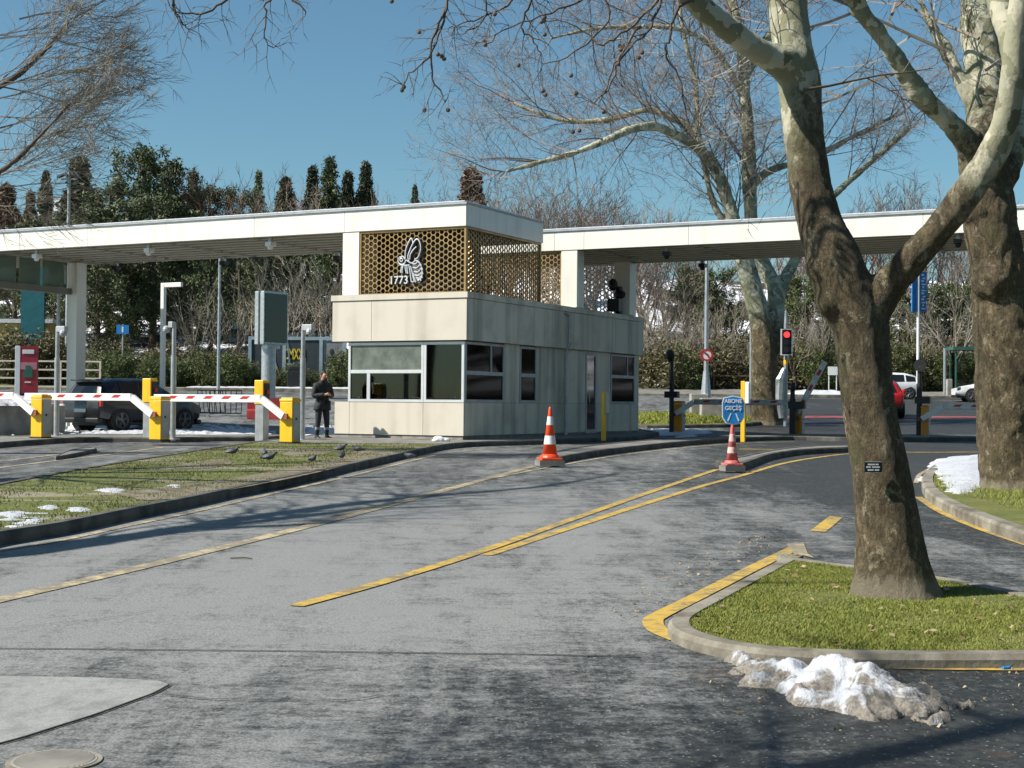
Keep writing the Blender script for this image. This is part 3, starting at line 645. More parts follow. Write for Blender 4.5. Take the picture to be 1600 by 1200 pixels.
column(canR, -.33, .20, 6.50, 7.0, ZT+.003, ZF0-.004); column(canR, -.30, .22, 10.5, 11.05, ZT+.003, ZF0-.004); column(canR, 22.5, 23.1, 8.3, 8.9, .6, ZF0-.004)
honeycomb(3.42, 1.66, M['gold'], 'honeycomb_screen', canR, Matrix.Translation((-3.78, 6.56, ZT+.015)))
honeycomb(3.4, 1.66, M['white'], 'honeycomb_screen', canR, Matrix.Translation((-3.75, 10.9, ZT+.015)), bar=.024)
column(canR, -3.84, -3.8, 6.5, 6.9, ZT+.003, ZF0-.004)
# loudspeaker and lamps on the booth roof beside the column
solo('floodlight', M['black'], 'black floodlight cluster on the booth roof beside the white column', 'floodlight', lambda m: (m.box(-.1, .05, 10.1, 10.3, ZT, ZT+.9), m.box(-.3, .1, 9.9, 10.2, ZT+.1, ZT+.5), m.blob((-.15, 10.0, ZT+.95), (.15, .18, .2)), m.blob((0, 10.2, ZT+.65), (.2, .16, .15))), BO, RZ)
# ceiling cameras
def ceil_cam(a, s, label, pale=True):
    p = BW(a, s); r = empty('security_camera', (p.x, p.y, ZF0), RZ); tag(r, label, 'camera', 'cameras under the canopies')
    part('bracket', M['galv'], r, lambda m: m.box(-.05, .05, -.05, .05, -.12, .02)); part('housing', M['white'] if pale else M['black'], r, lambda m: (m.box(-.10, .10, -.13, .13, -.24, -.12), m.blob((0, -.02, -.27), (.085, .085, .07))), bevel=.01)
def a_of(px, s):   # booth-frame x for an image column at offset s
    lo, hi = -40., 60.
    for _ in range(50):
        m = (lo+hi)/2; p = BW(m, s, 6.0)-Vector((0, 0, CAMZ)); q = 800+p.dot(right)/p.dot(fwd)*F
        if q < px: lo = m
        else: hi = m
    return lo
ceil_cam(a_of(58, .35), .35, 'pale camera hanging at the front edge of the left canopy, leftmost one'); ceil_cam(a_of(233, .35), .35, 'pale camera under the front edge of the left canopy, middle one'); ceil_cam(a_of(423, .35), .35, 'pale camera under the front edge of the left canopy, nearest the booth')
for px, lb in ((182, 'dark camera at the rear edge of the left canopy near the column'), (350, 'dark camera at the rear edge of the left canopy above the thin lamp post'), (528, 'dark camera at the rear edge of the left canopy beside the booth')): ceil_cam(a_of(px, 4.4), 4.4, lb, False)
for px, s, lb in ((1042, 7.0, 'dark camera under the front of the right canopy near the booth'), (1098, 10.8, 'dark camera at the rear of the right canopy above the turn sign'), (1497, 7.0, 'dark camera under the right canopy beside the rightmost plane tree'), (1410, 10.8, 'dark camera at the rear of the right canopy behind the big tree fork')): ceil_cam(a_of(px, s), s, lb, False)
# ================================================================ GATE EQUIPMENT
def thing(name, label, cat, loc, rz=0, group=None): return tag(empty(name, tuple(loc), rz), label, cat, group)
def barrier(px, py, label, arm=None, L_=3.4, raised=False, mirror=False, h=1.08, hh=.115):
    p = P(px, py, hh); r = thing('barrier', label, 'barrier', p, RZ, 'gate barriers')
    part('cabinet', M['orange'] if hh == 0 else M['yellow'], r, lambda m: (m.box(-.18, .18, -.17, .17, .03, h-.10), m.box(-.19, .19, -.18, .18, h-.095, h-.03), m.box(-.17, .17, -.15, .16, h-.029, h)), bevel=.012)  # right-hand cabinets: yellow in canopy shade, coloured orange
    part('base', M['dark'], r, lambda m: m.box(-.2, .2, -.19, .19, -.03, .028))
    part('side_panel', M['greymetal'], r, lambda m: m.box(.181, .19, -.13, .14, .08, h-.13)); part('lock', M['black'], r, lambda m: m.tube([(.19, -.02, .58), (.20, -.02, .58)], .03, 10))
    sx = 1 if mirror else -1
    part('pivot', simple_pivot, r, lambda m: (m.tube([(0, -.17, h-.44), (0, -.30, h-.44)], .06, 12), m.box(-.12, .12, -.30, -.24, h-.50, h-.38, M=None)))
    a = empty('arm', (0, 0, 0)); bpy.data.objects.remove(a)
    if raised:
        ang = R(61); Mx = Matrix.Translation((0.05, -.27, h-.30)) @ Matrix.Rotation(-ang, 4, 'Y')
        part('arm', M['galv'], r, lambda m: m.box(0, 1.9, -.03, .03, -.09, .09, M=Mx))
        ar = r
        part('stripe', M['red'], r, lambda m: [m.box(.3+i*.55, .5+i*.55, -.034, .034, -.05, .05, M=Mx) for i in range(3)])
        return r
    ez = h-.02; ex = sx*.66
    Mx = Matrix.Translation((0, -.27, h-.44)) @ Matrix.Rotation(math.atan2(ez-(h-.44), ex), 4, 'Y').inverted()
    ln = math.hypot(ez-(h-.44), ex)
    part('elbow', M['white'], r, lambda m: m.box(.0, ln-.03, -.04, .04, -.085, .085, M=Mx))
    am = part('arm', M['white'] if arm != 'grey' else M['galv'], r, lambda m: m.box(min(ex, ex+sx*L_), max(ex, ex+sx*L_), -.31, -.23, ez-.1, ez+.08), bevel=.01)  # right-hand arms: canopy shade put into the colour, grey instead of white
    nst = 5
    for i in range(nst):
        x = ex+sx*(.45+i*(L_-.5)/nst); z0, z1 = ez-.02, ez+.05
        part('stripe', M['red'], am, lambda m: m.poly([(x-.16, -.313, z0), (x+.06, -.313, z0), (x+.16, -.313, z1), (x-.06, -.313, z1)]))
    return r
simple_pivot = simple('rusty_pivot', (.30, .10, .04), .6)
barrier(64, 684.5, 'yellow barrier cabinet with lowered striped arm, leftmost one in front of the snowy wall', L_=3.6)
barrier(249, 688.5, 'yellow barrier cabinet whose lowered striped arm crosses in front of the white canopy column', L_=3.5)
barrier(453, 692.5, 'yellow barrier cabinet next to the guard with lowered red and white striped arm', L_=3.25)
barrier(1060, 676, 'shaded yellow barrier cabinet right of the booth with its shaded striped arm lowered', arm='grey', L_=3.4, mirror=True, hh=0)
barrier(1246, 683.5, 'shaded yellow barrier cabinet below the traffic light with its arm raised', raised=True, hh=0)
b6 = barrier(1443, 686, 'shaded yellow barrier cabinet between the two right plane trees with its arm lowered to the right', arm='grey', L_=3.2, mirror=True, hh=0)
# ticket posts
def ticket(px, py, h, label, head=.62):
    r = thing('ticket_post', label, 'ticket post', P(px, py, .115), RZ, 'ticket posts')
    part('post', M['galv'], r, lambda m: m.box(-.13, .13, -.12, .12, -.05, h-head), bevel=.01); part('head', M['yellow'], r, lambda m: m.box(-.15, .13, -.14, .13, h-head, h), bevel=.02)
    part('keypad', M['dark'], r, lambda m: m.box(.131, .16, -.10, .10, h-head+.08, h-.08)); part('reader', M['red'], r, lambda m: m.box(.16, .2, -.05, .05, h-.35, h-.25)); return r
ticket(234, 684, 1.52, 'grey ticket post with a yellow head behind the second barrier cabinet'); ticket(409, 686, 1.50, 'grey ticket post with a yellow head behind the arm beside the red road blocks')
def slim_post(px, py, h, w, label, plate=False, mt='yellow'):
    r = thing('reader_post', label, 'reader post', P(px, py, .1), RZ, 'card reader posts')
    part('post', M[mt], r, lambda m: m.box(-w/2, w/2, -.05, .05, -.05, h), bevel=.01)
    part('reader', M['white'] if plate else M['greymetal'], r, lambda m: m.box(w/2+.003, w/2+.13, -.07, .05, h-.62, h-.02), bevel=.03); return r
slim_post(1161, 688, 1.62, .12, 'orange reader post with white card reader behind the round blue sign', True)
slim_post(943, 686, 1.30, .11, 'shaded orange reader post beside the booth door')
# poles -----------------------------------------------------------------
def cam_pole(px, py, h, label, r_=.07, off=.22, mt='galv', coll=True, extra=None, rz=RZ):
    r = thing('camera_pole', label, 'camera pole', P(px, py, .1 if px < 900 else 0), rz, 'camera poles')
    part('pole', M[mt], r, lambda m: m.tube([(0, 0, -.05), (0, 0, h*.72), (0, 0, h*.72), (0, 0, h)], [r_, r_, r_*.75, r_*.75], 12), smooth=False)
    part('base_plate', M[mt], r, lambda m: m.box(-r_*1.8, r_*1.8, -r_*1.8, r_*1.8, -.01, .02))
    c = part('camera', M['greymetal'] if mt == 'galv' else M['black'], r, lambda m: (m.box(.0, off+.08, -.07, .07, h-.12, h+.03), m.blob((off, -.03, h-.16), (.1, .1, .1))), bevel=.01)
    if extra: part('sensor_box', M['black'], r, lambda m: extra(m))
    return r
cam_pole(472, 688.0, 2.9, 'tall grey camera pole between the third barrier cabinet and the guard')
cam_pole(270, 686, 2.95, 'tall grey camera pole with white camera right of the second barrier cabinet', off=-.22)
cam_pole(88, 682, 2.85, 'grey camera pole with a dark camera left of the white canopy column', off=.22)
cam_pole(1049, 677, 2.65, 'dark camera pole beside the barrier cabinet right of the booth', r_=.08, mt='dark', off=-.05, extra=lambda m: (m.box(-.22, .25, -.12, .1, 1.2, 1.42), m.blob((-.05, -.05, 2.65), (.17, .15, .2)), m.tube([(0, 0, 1.42), (0, -.1, 1.7)], .06)))
cam_pole(1238, 684, 1.75, 'dark pole with a small red and black signal box left of the raised barrier', r_=.1, mt='dark', off=.02, extra=lambda m: m.box(-.12, .42, -.1, .1, .93, 1.16))
r = cam_pole(1436, 686, 2.45, 'dark camera pole below the blue vertical banner, with a round plate on top', r_=.09, mt='dark', off=.05, extra=lambda m: (m.box(-.12, .36, -.12, .12, 1.13, 1.35), m.tube([(.04, -.12, 2.35), (.04, -.08, 2.35)], .20, 18)))
# height gauge
r = thing('height_gauge', 'pale inverted L shaped height bar standing left of the booth lane', 'height bar', P(253, 668, 0), RZ)
part('post', M['white'], r, lambda m: m.box(-.07, .07, -.07, .07, -.05, 4.95), bevel=.01); part('bar', M['white'], r, lambda m: m.box(.071, .80, -.06, .06, 4.8, 4.95), bevel=.01)
# thin lamp posts, turn sign
def pole_lamp(px, Y, h, label, name='lamp_post', r_=.07, base=False, head=None):
    r = thing(name, label, 'lamp post', GX(px, Y), 0)
    part('pole', M['galv'], r, lambda m: m.tube([(0, 0, -.1), (0, 0, h)], [r_, r_*.6], 10))
    if base: part('base', M['galv'], r, lambda m: m.tube([(0, 0, -.1), (0, 0, .35), (0, 0, 1.5)], [.33, .26, r_*1.1], 12))
    if head: part('lamp', M['greymetal'], r, lambda m: head(m, h))
    return r
pole_lamp(341, 82, 8.2, 'thin grey lamp post rising behind the height bar up to the left canopy', r_=.10, head=lambda m, h: m.box(-.2, 1.2, -.15, .15, h-.05, h+.1))
r = pole_lamp(1103, 78, 8.0, 'grey lamp post carrying the round turn sign on the far pavement', r_=.14, base=True, head=lambda m, h: m.box(-1.2, .2, -.15, .15, h-.05, h+.1))
ts = thing('turn_sign', 'round white sign with red ring and black left turn arrow', 'road sign', tuple(GX(1103, 78)+Vector((0, -.2, 2.35))), 0)
part('disc', M['white'], ts, lambda m: m.tube([(0, 0, 0), (0, -.03, 0)], .30, 28)); 
def ring(m, r0_, r1_, y0, y1, n=28):
    for k in range(n):
        a, b = 2*math.pi*k/n, 2*math.pi*(k+1)/n
        c = lambda r_, t, y: (r_*math.cos(t), y, r_*math.sin(t))
        m.poly([c(r0_, a, y1), c(r0_, b, y1), c(r1_, b, y1), c(r1_, a, y1)]); m.poly([c(r1_, a, y0), c(r1_, a, y1), c(r1_, b, y1), c(r1_, b, y0)])
part('red_ring', M['red'], ts, lambda m: ring(m, .23, .33, .0, -.045)); part('arrow', M['black'], ts, lambda m: (m.tube([(.07, -.04, -.14), (.07, -.04, .02), (.0, -.04, .08), (-.06, -.04, .08)], .03, 6, flat=.4), m.poly([(-.15, -.05, .08), (-.05, -.05, .16), (-.05, -.05, 0)]))); part('slash', M['red'], ts, lambda m: m.poly([(-.2, -.052, .14), (-.16, -.052, .18), (.2, -.052, -.14), (.16, -.052, -.18)]))
fl = thing('floodlight_mast', 'mast with two floodlights rising above the left canopy roof', 'lamp post', GX(104, 92), 0)
part('mast', M['greymetal'], fl, lambda m: m.tube([(0, 0, -.1), (0, 0, 13.0)], [.14, .09], 10)); part('crossbar', M['greymetal'], fl, lambda m: m.box(-.5, .5, -.05, .05, 12.9, 13.0))
for sx in (-1, 1): part('floodlight', M['dark'], fl, lambda m: m.box(-.28, .28, -.3, .1, -.06, .06, M=Matrix.Translation((sx*.42, -.1, 13.2)) @ Matrix.Rotation(sx*.35, 4, 'Y') @ Matrix.Rotation(.5, 4, 'X')))
# blue small sign on the slope at the left
sg = thing('street_sign', 'small blue street sign on a thin post in front of the snowy slope', 'sign', GX(191, 90), 0)
part('post', M['galv'], sg, lambda m: m.tube([(0, 0, 0), (0, 0, 3.9)], .05, 8)); part('plate', M['blue'], sg, lambda m: m.box(-.38, .38, -.08, -.05, 3.3, 3.85)); part('symbol', M['white'], sg, lambda m: m.box(-.05, .05, -.09, -.082, 3.4, 3.75))
# traffic light
tl = thing('traffic_light', 'traffic light showing red on a grey pole in front of the far plane tree', 'traffic light', GX(1228, 53.5), 0)
part('pole', M['galv'], tl, lambda m: m.tube([(0, .1, 0), (0, .1, 3.75), (0, .1, 4.2)], [.075, .075, .05], 10))
bp = part('backplate', M['black'], tl, lambda m: m.box(-.17, .17, -.06, .02, 2.62, 3.5), bevel=.02)
part('border', M['white'], bp, lambda m: (m.box(-.21, -.172, -.05, 0, 2.58, 3.54), m.box(.172, .21, -.05, 0, 2.58, 3.54), m.box(-.171, .171, -.05, 0, 3.502, 3.54), m.box(-.171, .171, -.05, 0, 2.58, 2.618)))
part('red_light', M['red_lamp'], tl, lambda m: m.tube([(0, -.06, 3.33), (0, -.085, 3.33)], .105, 20))
for z in (3.05, 2.78): part('dark_light', M['dark'], tl, lambda m: m.tube([(0, -.06, z), (0, -.08, z)], .10, 18))
part('yellow_band', M['yellow'], tl, lambda m: m.tube([(0, .1, 2.25), (0, .1, 2.42)], .085, 10)); part('wrap', M['galv'], tl, lambda m: (m.tube([(-.12, .12, .3), (-.2, .1, 1.0), (-.18, .1, 1.7), (-.05, .1, 2.1)], [.12, .17, .19, .08], 9)))
# concrete blocks behind the lane, yellow grass strip neighbour
solo('concrete_block', M['concrete'], 'long grey concrete block behind the lowered arm on the grass verge', 'concrete block', lambda m: m.box(-.95, .95, -.3, .3, -.1, .85), tuple(GX(1133, 56.5)), 0, bevel=.03)
solo('concrete_block', M['concrete'], 'low pale concrete block to the left of the far plane tree', 'concrete block', lambda m: m.box(-.35, .35, -.3, .3, -.1, .95), tuple(GX(1092, 58)), 0, bevel=.03)
# banner pole and bus shelter, small poster
bn = thing('vertical_banner', 'blue vertical name banner on a white pole between the right plane trees', 'banner', GX(1434, 70), R(18))
part('pole', M['white'], bn, lambda m: m.tube([(0, 0, 0), (0, 0, 6.5)], .07, 10)); part('panel', M['blue'], bn, lambda m: (m.box(.09, .42, -.04, .04, 4.55, 6.45), m.box(-.36, -.09, -.04, .04, 4.55, 6.45)))
part('lettering', M['white'], bn, lambda m: [m.box(.14+(.06 if i % 3 == 1 else 0), .36-(.08 if i % 2 else 0), -.052, -.042, 4.66+i*.145, 4.72+i*.145+(.03 if i % 2 else 0)) for i in range(12)])
bs = thing('bus_shelter', 'glass bus shelter with green frame behind the white cars on the right', 'bus shelter', GX(1513, 90), 0)
part('frame', simple('green_frame', (.05, .12, .10), .4), bs, lambda m: ([m.box(x, x+.08, y, y+.08, 0, 2.75) for x in (-.95, .9) for y in (-.5, .6)], m.box(-1.15, 1.1, -.75, .85, 2.75, 2.95)))
part('glass', M['glass_screen'], bs, lambda m: (m.box(-.86, .89, .62, .64, .2, 2.6), m.box(-.94, -.92, -.4, .58, .2, 2.6))); part('bench', M['galv'], bs, lambda m: m.box(-.7, .7, .2, .5, .42, .48))
solo('notice', M['white'], 'small white notice on the fence behind the raised barrier arm', 'notice', lambda m: (m.box(-.28, .28, -.02, .02, 1.25, 1.75), m.box(-.25, -.2, 0, .04, -.2, 1.24), m.box(.2, .25, 0, .04, -.2, 1.24)), tuple(GX(1301, 86.5)), 0)
solo('bollard', M['concrete'], 'stubby grey post on the far pavement beside the bus shelter', 'post', lambda m: m.box(-.16, .16, -.15, .15, -.1, 1.1), tuple(GX(1483, 84.6)), 0, bevel=.04)
solo('utility_post', M['galv'], 'tall bare wooden post by the bus shelter', 'post', lambda m: m.tube([(0, 0, -.1), (0, 0, 2.9)], .09, 8), tuple(GX(1476, 87)), 0)
solo('utility_post', M['galv'], 'slim grey post standing left of the far plane tree trunk', 'post', lambda m: m.tube([(0, 0, -.1), (0, 0, 3.7)], .08, 8), tuple(GX(1173, 80)), 0)
# fence on the right, far side
def fence(x0, x1, Y, h, step_, label, mat, name='fence', rails=(.3, .65, 1.0), w=.05, group=None):
    r = thing(name, label, 'fence', (x0, Y, g(Y)), 0, group); n = int((x1-x0)/step_)
    for i in range(n+1): part('post', mat, r, lambda m: m.box(i*step_-w, i*step_+w, -w, w, -.1, h))
    for z in rails: part('rail', mat, r, lambda m: m.box(-w, n*step_+w, -w*.9-.0, w*.9, z*h-.04, z*h+.04))
    return r
tan = simple('cream_railing_paint', (.62, .52, .40), .6)
x0, x1 = GX(-30, 76).x, GX(158, 76).x
fence(x0, x1, 76, 1.75, 2.05, 'cream pipe railing behind the red totem at the far left', tan, 'railing', (.25, .5, .75, 1.0), .05)
fence(GX(990, 92).x, GX(1330, 92).x, 92, 2.0, 2.5, 'thin brown wire fence in front of the right wood', simple('rusty_post', (.12, .08, .05), .8), 'wire_fence', (.95, .5), .035)
# red totem
tt = thing('advertising_totem', 'red advertising totem with a pale side at the far left', 'totem', GX(41, 66), R(8))
part('side', M['white'], tt, lambda m: m.box(-.48, -.26, -.15, .15, 0, 2.55), bevel=.01); part('panel', simple('red_poster', (.34, .02, .035), .35), tt, lambda m: m.box(-.255, .48, -.14, .14, .45, 2.55)); part('base', M['dark'], tt, lambda m: m.box(-.255, .47, -.13, .13, 0, .445))
part('logo', M['white'], tt, lambda m: (m.box(-.16, .34, -.16, -.142, 2.2, 2.38), m.box(-.05, .22, -.16, -.142, .9, .95)), bevel=.03); part('picture', simple('green_print', (.02, .14, .09), .5), tt, lambda m: (m.box(-.10, .28, -.16, -.142, 1.15, 1.5), m.box(-.03, .2, -.16, -.142, 1.5, 1.68))); part('picture_sky', simple('pink_print', (.5, .2, .25), .5), tt, lambda m: m.box(-.24, .46, -.149, -.141, 1.5, 1.82))
# billboards
bb = thing('billboard', 'tall grey double billboard with dark glass front on a thick round post', 'billboard', GX(419, 74), R(0))
part('post', M['galv'], bb, lambda m: m.tube([(0, 0, -.1), (0, 0, 2.6)], .36, 24), smooth=False); bbm = Matrix.Translation((.12, 0, 0)) @ Matrix.Rotation(R(52), 4, 'Z') @ Matrix.Diagonal((.86, .8, 1, 1))
part('neck', M['galv'], bb, lambda m: m.box(-.5, .5, -.25, .25, 2.5, 2.75, M=bbm)); part('case', M['galv'], bb, lambda m: (m.box(-.95, .95, -.42, -.1, 2.7, 5.35, M=bbm), m.box(-.95, .95, .1, .42, 2.7, 5.35, M=bbm), m.box(-.85, .85, -.1, .1, 2.8, 5.25, M=bbm)), bevel=.02)
part('glass_front', glass_mat('billboard_glass', (.12, .13, .13)), bb, lambda m: m.box(-.86, .86, -.45, -.43, 2.8, 5.25, M=bbm)); part('poster', M['dark'], bb, lambda m: m.box(-.86, .86, -.428, -.422, 2.8, 5.25, M=bbm))
b2 = thing('poster_board', 'low wide poster board with yellow capital letters behind the hedge', 'poster board', GX(464, 90)-Vector((0, 0, 1.22)), 0)
part('frame', simple('board_frame', (.30, .38, .42), .5), b2, lambda m: (m.box(-3.0, 3.0, -.05, .1, 4.25, 4.45), m.box(-3.0, 3.0, -.05, .1, 1.2, 1.35), [m.box(x-.1, x+.1, -.06, .1, 0, 4.25) for x in (-2.9, 1.45, 2.9)], m.box(-.9, -.7, -.06, .1, 1.35, 4.25)))
part('poster', simple('grey_poster', (.035, .045, .05), .5), b2, lambda m: m.box(-2.8, 1.35, .0, .05, 1.35, 4.24)); part('poster', simple('pale_poster', (.22, .23, .23), .5), b2, lambda m: m.box(1.55, 2.8, .0, .05, 1.35, 4.24))
text_mesh('lettering', 'CMXXI', .92, simple('yellow_lettering', (.75, .55, .05), .5), Matrix.Translation((-.17, -.03, 3.35)) @ STAND, b2, .01, sx=.45); text_mesh('small_lettering', 've', .3, M['white'], Matrix.Translation((-.45, -.03, 2.75)) @ STAND, b2, .01)
part('streak', M['white'], b2, lambda m: (m.tube([(-1.5, -.02, 4.1), (-1.45, -.02, 3.2), (-1.2, -.02, 2.4)], .07, 6, flat=.3), m.tube([(-.62, -.02, 4.1), (-.5, -.02, 3.4), (-.45, -.02, 2.6)], .09, 6, flat=.3)))
part('figure', simple('dark_print', (.03, .03, .03), .6), b2, lambda m: (m.blob((2.1, -.01, 3.55), (.14, .02, .2)), m.poly([(1.75, -.02, 2.6), (2.5, -.02, 2.6), (2.4, -.02, 3.2), (2.1, -.02, 3.35), (1.85, -.02, 3.2)])))
solo('litter_bin', M['black'], 'black box like bin in front of the poster board hedge', 'bin', lambda m: (m.box(-.45, .45, -.3, .3, 0, 1.25), m.box(-.35, .35, -.3, .3, 1.25, 1.5)), tuple(GX(461, 86.5)), 0, bevel=.05)
# snowy planter wall far left
solo('planter_wall', M['concrete'], 'dark concrete planter wall heaped with snow at the far left', 'wall', lambda m: m.box(-3.6, -1.1, -.3, 2.6, -.1, .92), tuple(P(55, 681, 0)+Vector((-.2, 0, 0))), RZ, bevel=.04)
# cones -----------------------------------------------------------------
def cone(px, py, H, label, body, bands, faded=False):
    p = P(px, py, .13); r = thing('traffic_cone', label, 'traffic cone', p, R(12), 'traffic cones'); k = H
    part('base', body, r, lambda m: (m.box(-.20*k, .20*k, -.20*k, .20*k, .0, .045*k), m.lathe([(.19*k, .045*k), (.165*k, .09*k), (.135*k, .12*k)], sides=24)), bevel=.01)
    cr = lambda z: (.135-.107*(z-.12)/.85)*k
    zs = [.12]+[z for b in bands for z in b]+[.97]
    part('body', body, r, lambda m: m.lathe([(cr(.12), .12*k), (cr(.97), .97*k), (.02*k, k)], sides=24), smooth=True)
    for b0, b1 in bands: part('white_band', M['white'] if not faded else faded, r, lambda m: m.lathe([(cr(b0)+.002, b0*k), (cr(b1)+.002, b1*k)], sides=24))
    part('slab', M['pave'], r, lambda m: m.box(-.24*k, .24*k, -.22*k, .22*k, -.1, -.002)); return r
oc = simple('orange_cone_plastic', (.78, .075, .015), .4, 0, .12, 6); fc = simple('faded_pink_plastic', (.55, .13, .12), .6, 0, .25, 8)
cone(859, 719, 1.0, 'bright orange traffic cone with two white bands on the kerb tip before the booth', oc, [(.66, .82), (.30, .46)])
c2 = cone(1144, 727, .78, 'faded pink traffic cone holding up the blue sign', fc, [(.55, .72), (.28, .42)], simple('faded_band', (.62, .42, .38), .6))
part('reflector', M['red'], c2, lambda m: [m.blob((0, -.045-.012*i*1.5, z), (.016, .008, .016)) for i, z in enumerate((.66, .52, .27))])
p = P(1144, 727, .13); z0 = .74
sb = thing('lane_sign', 'round blue sign with white lettering and two lines on top of the pink cone', 'sign', (p.x+.01, p.y-.02, p.z), 0)
prof = [(-.185, .86), (-.19, 1.12), (-.16, 1.20), (0, 1.235), (.16, 1.20), (.19, 1.12), (.185, .86), (.13, .77), (0, .735), (-.13, .77)]
def plate(m, s, y0, y1):
    cz = .99; q = [(x*s, cz+(z-cz)*s) for x, z in prof]
    m.poly([(x, y0, z) for x, z in q]); m.poly([(x, y1, z) for x, z in q][::-1])
    for i in range(len(q)): a, b = q[i], q[(i+1) % len(q)]; m.poly([(a[0], y0, a[1]), (a[0], y1, a[1]), (b[0], y1, b[1]), (b[0], y0, b[1])])
part('border', M['white'], sb, lambda m: plate(m, 1.06, .0, .015)); part('face', M['blue'], sb, lambda m: plate(m, .99, -.006, -.001)); part('stem', M['dark'], sb, lambda m: m.tube([(0, .02, .6), (0, .02, 1.1)], .018, 8))
text_mesh('lettering', 'ABONE', .10, M['white'], Matrix.Translation((0, -.012, 1.145)) @ STAND, sb, .003, sx=.95); text_mesh('lettering', 'GE\u00c7\u0130\u015e', .10, M['white'], Matrix.Translation((0, -.012, 1.02)) @ STAND, sb, .003)
part('lane_lines', M['white'], sb, lambda m: (m.poly([(-.11, -.012, .80), (-.085, -.012, .79), (-.035, -.012, .93), (-.055, -.012, .93)]), m.poly([(.11, -.012, .80), (.085, -.012, .79), (.035, -.012, .93), (.055, -.012, .93)])))
# crowd barriers and red road blocks
def crowd(px, Y, rz, lean, label):
    r = thing('crowd_barrier', label, 'crowd barrier', GX(px, Y), rz, 'metal crowd barriers'); Mx = Matrix.Rotation(lean, 4, 'X')
    q = lambda x, z: tuple(Mx @ Vector((x, 0, z)))
    part('frame', M['dark'], r, lambda m: m.tube([q(-.6, .12), q(-.6, 1.0), q(.6, 1.0), q(.6, .12), q(-.6, .12)], .028, 6)); 
    for i in range(5): part('bar', M['dark'], r, lambda m: m.tube([q(-.4+i*.2, .12), q(-.4+i*.2, 1.0)], .018, 5))
    part('foot', M['dark'], r, lambda m: (m.tube([(-.6, -.3, .02), (-.6, .3, .02)], .022, 5), m.tube([(.6, -.3, .02), (.6, .3, .02)], .022, 5)))
crowd(333, 56.5, R(50), R(-12), 'dark metal crowd barrier behind the car nose, left one'); crowd(352, 56.2, R(14), R(10), 'dark metal crowd barrier left of the red road blocks, right one')
def block(px, Y, label):
    r = thing('road_block', label, 'road block', GX(px, Y), R(5), 'red plastic road blocks')
    part('body', simple_block, r, lambda m: [m.poly(q) for q in prism([(-.28, 0), (.28, 0), (.22, .30), (.12, .36), (.10, .75), (-.10, .75), (-.12, .36), (-.22, .30)], -.6, .6)])
simple_block = simple('faded_red_plastic', (.36, .035, .04), .5, 0, .2)
def prism(yz, x0, x1):
    fs = [[(x0, y, z) for y, z in yz][::-1], [(x1, y, z) for y, z in yz]]
    for i in range(len(yz)): a, b = yz[i], yz[(i+1) % len(yz)]; fs.append([(x0, *a), (x1, *a), (x1, *b), (x0, *b)][::-1])
    return fs
block(412, 55, 'red plastic road block behind the ticket post'); block(444, 55.3, 'red plastic road block behind the third barrier cabinet')
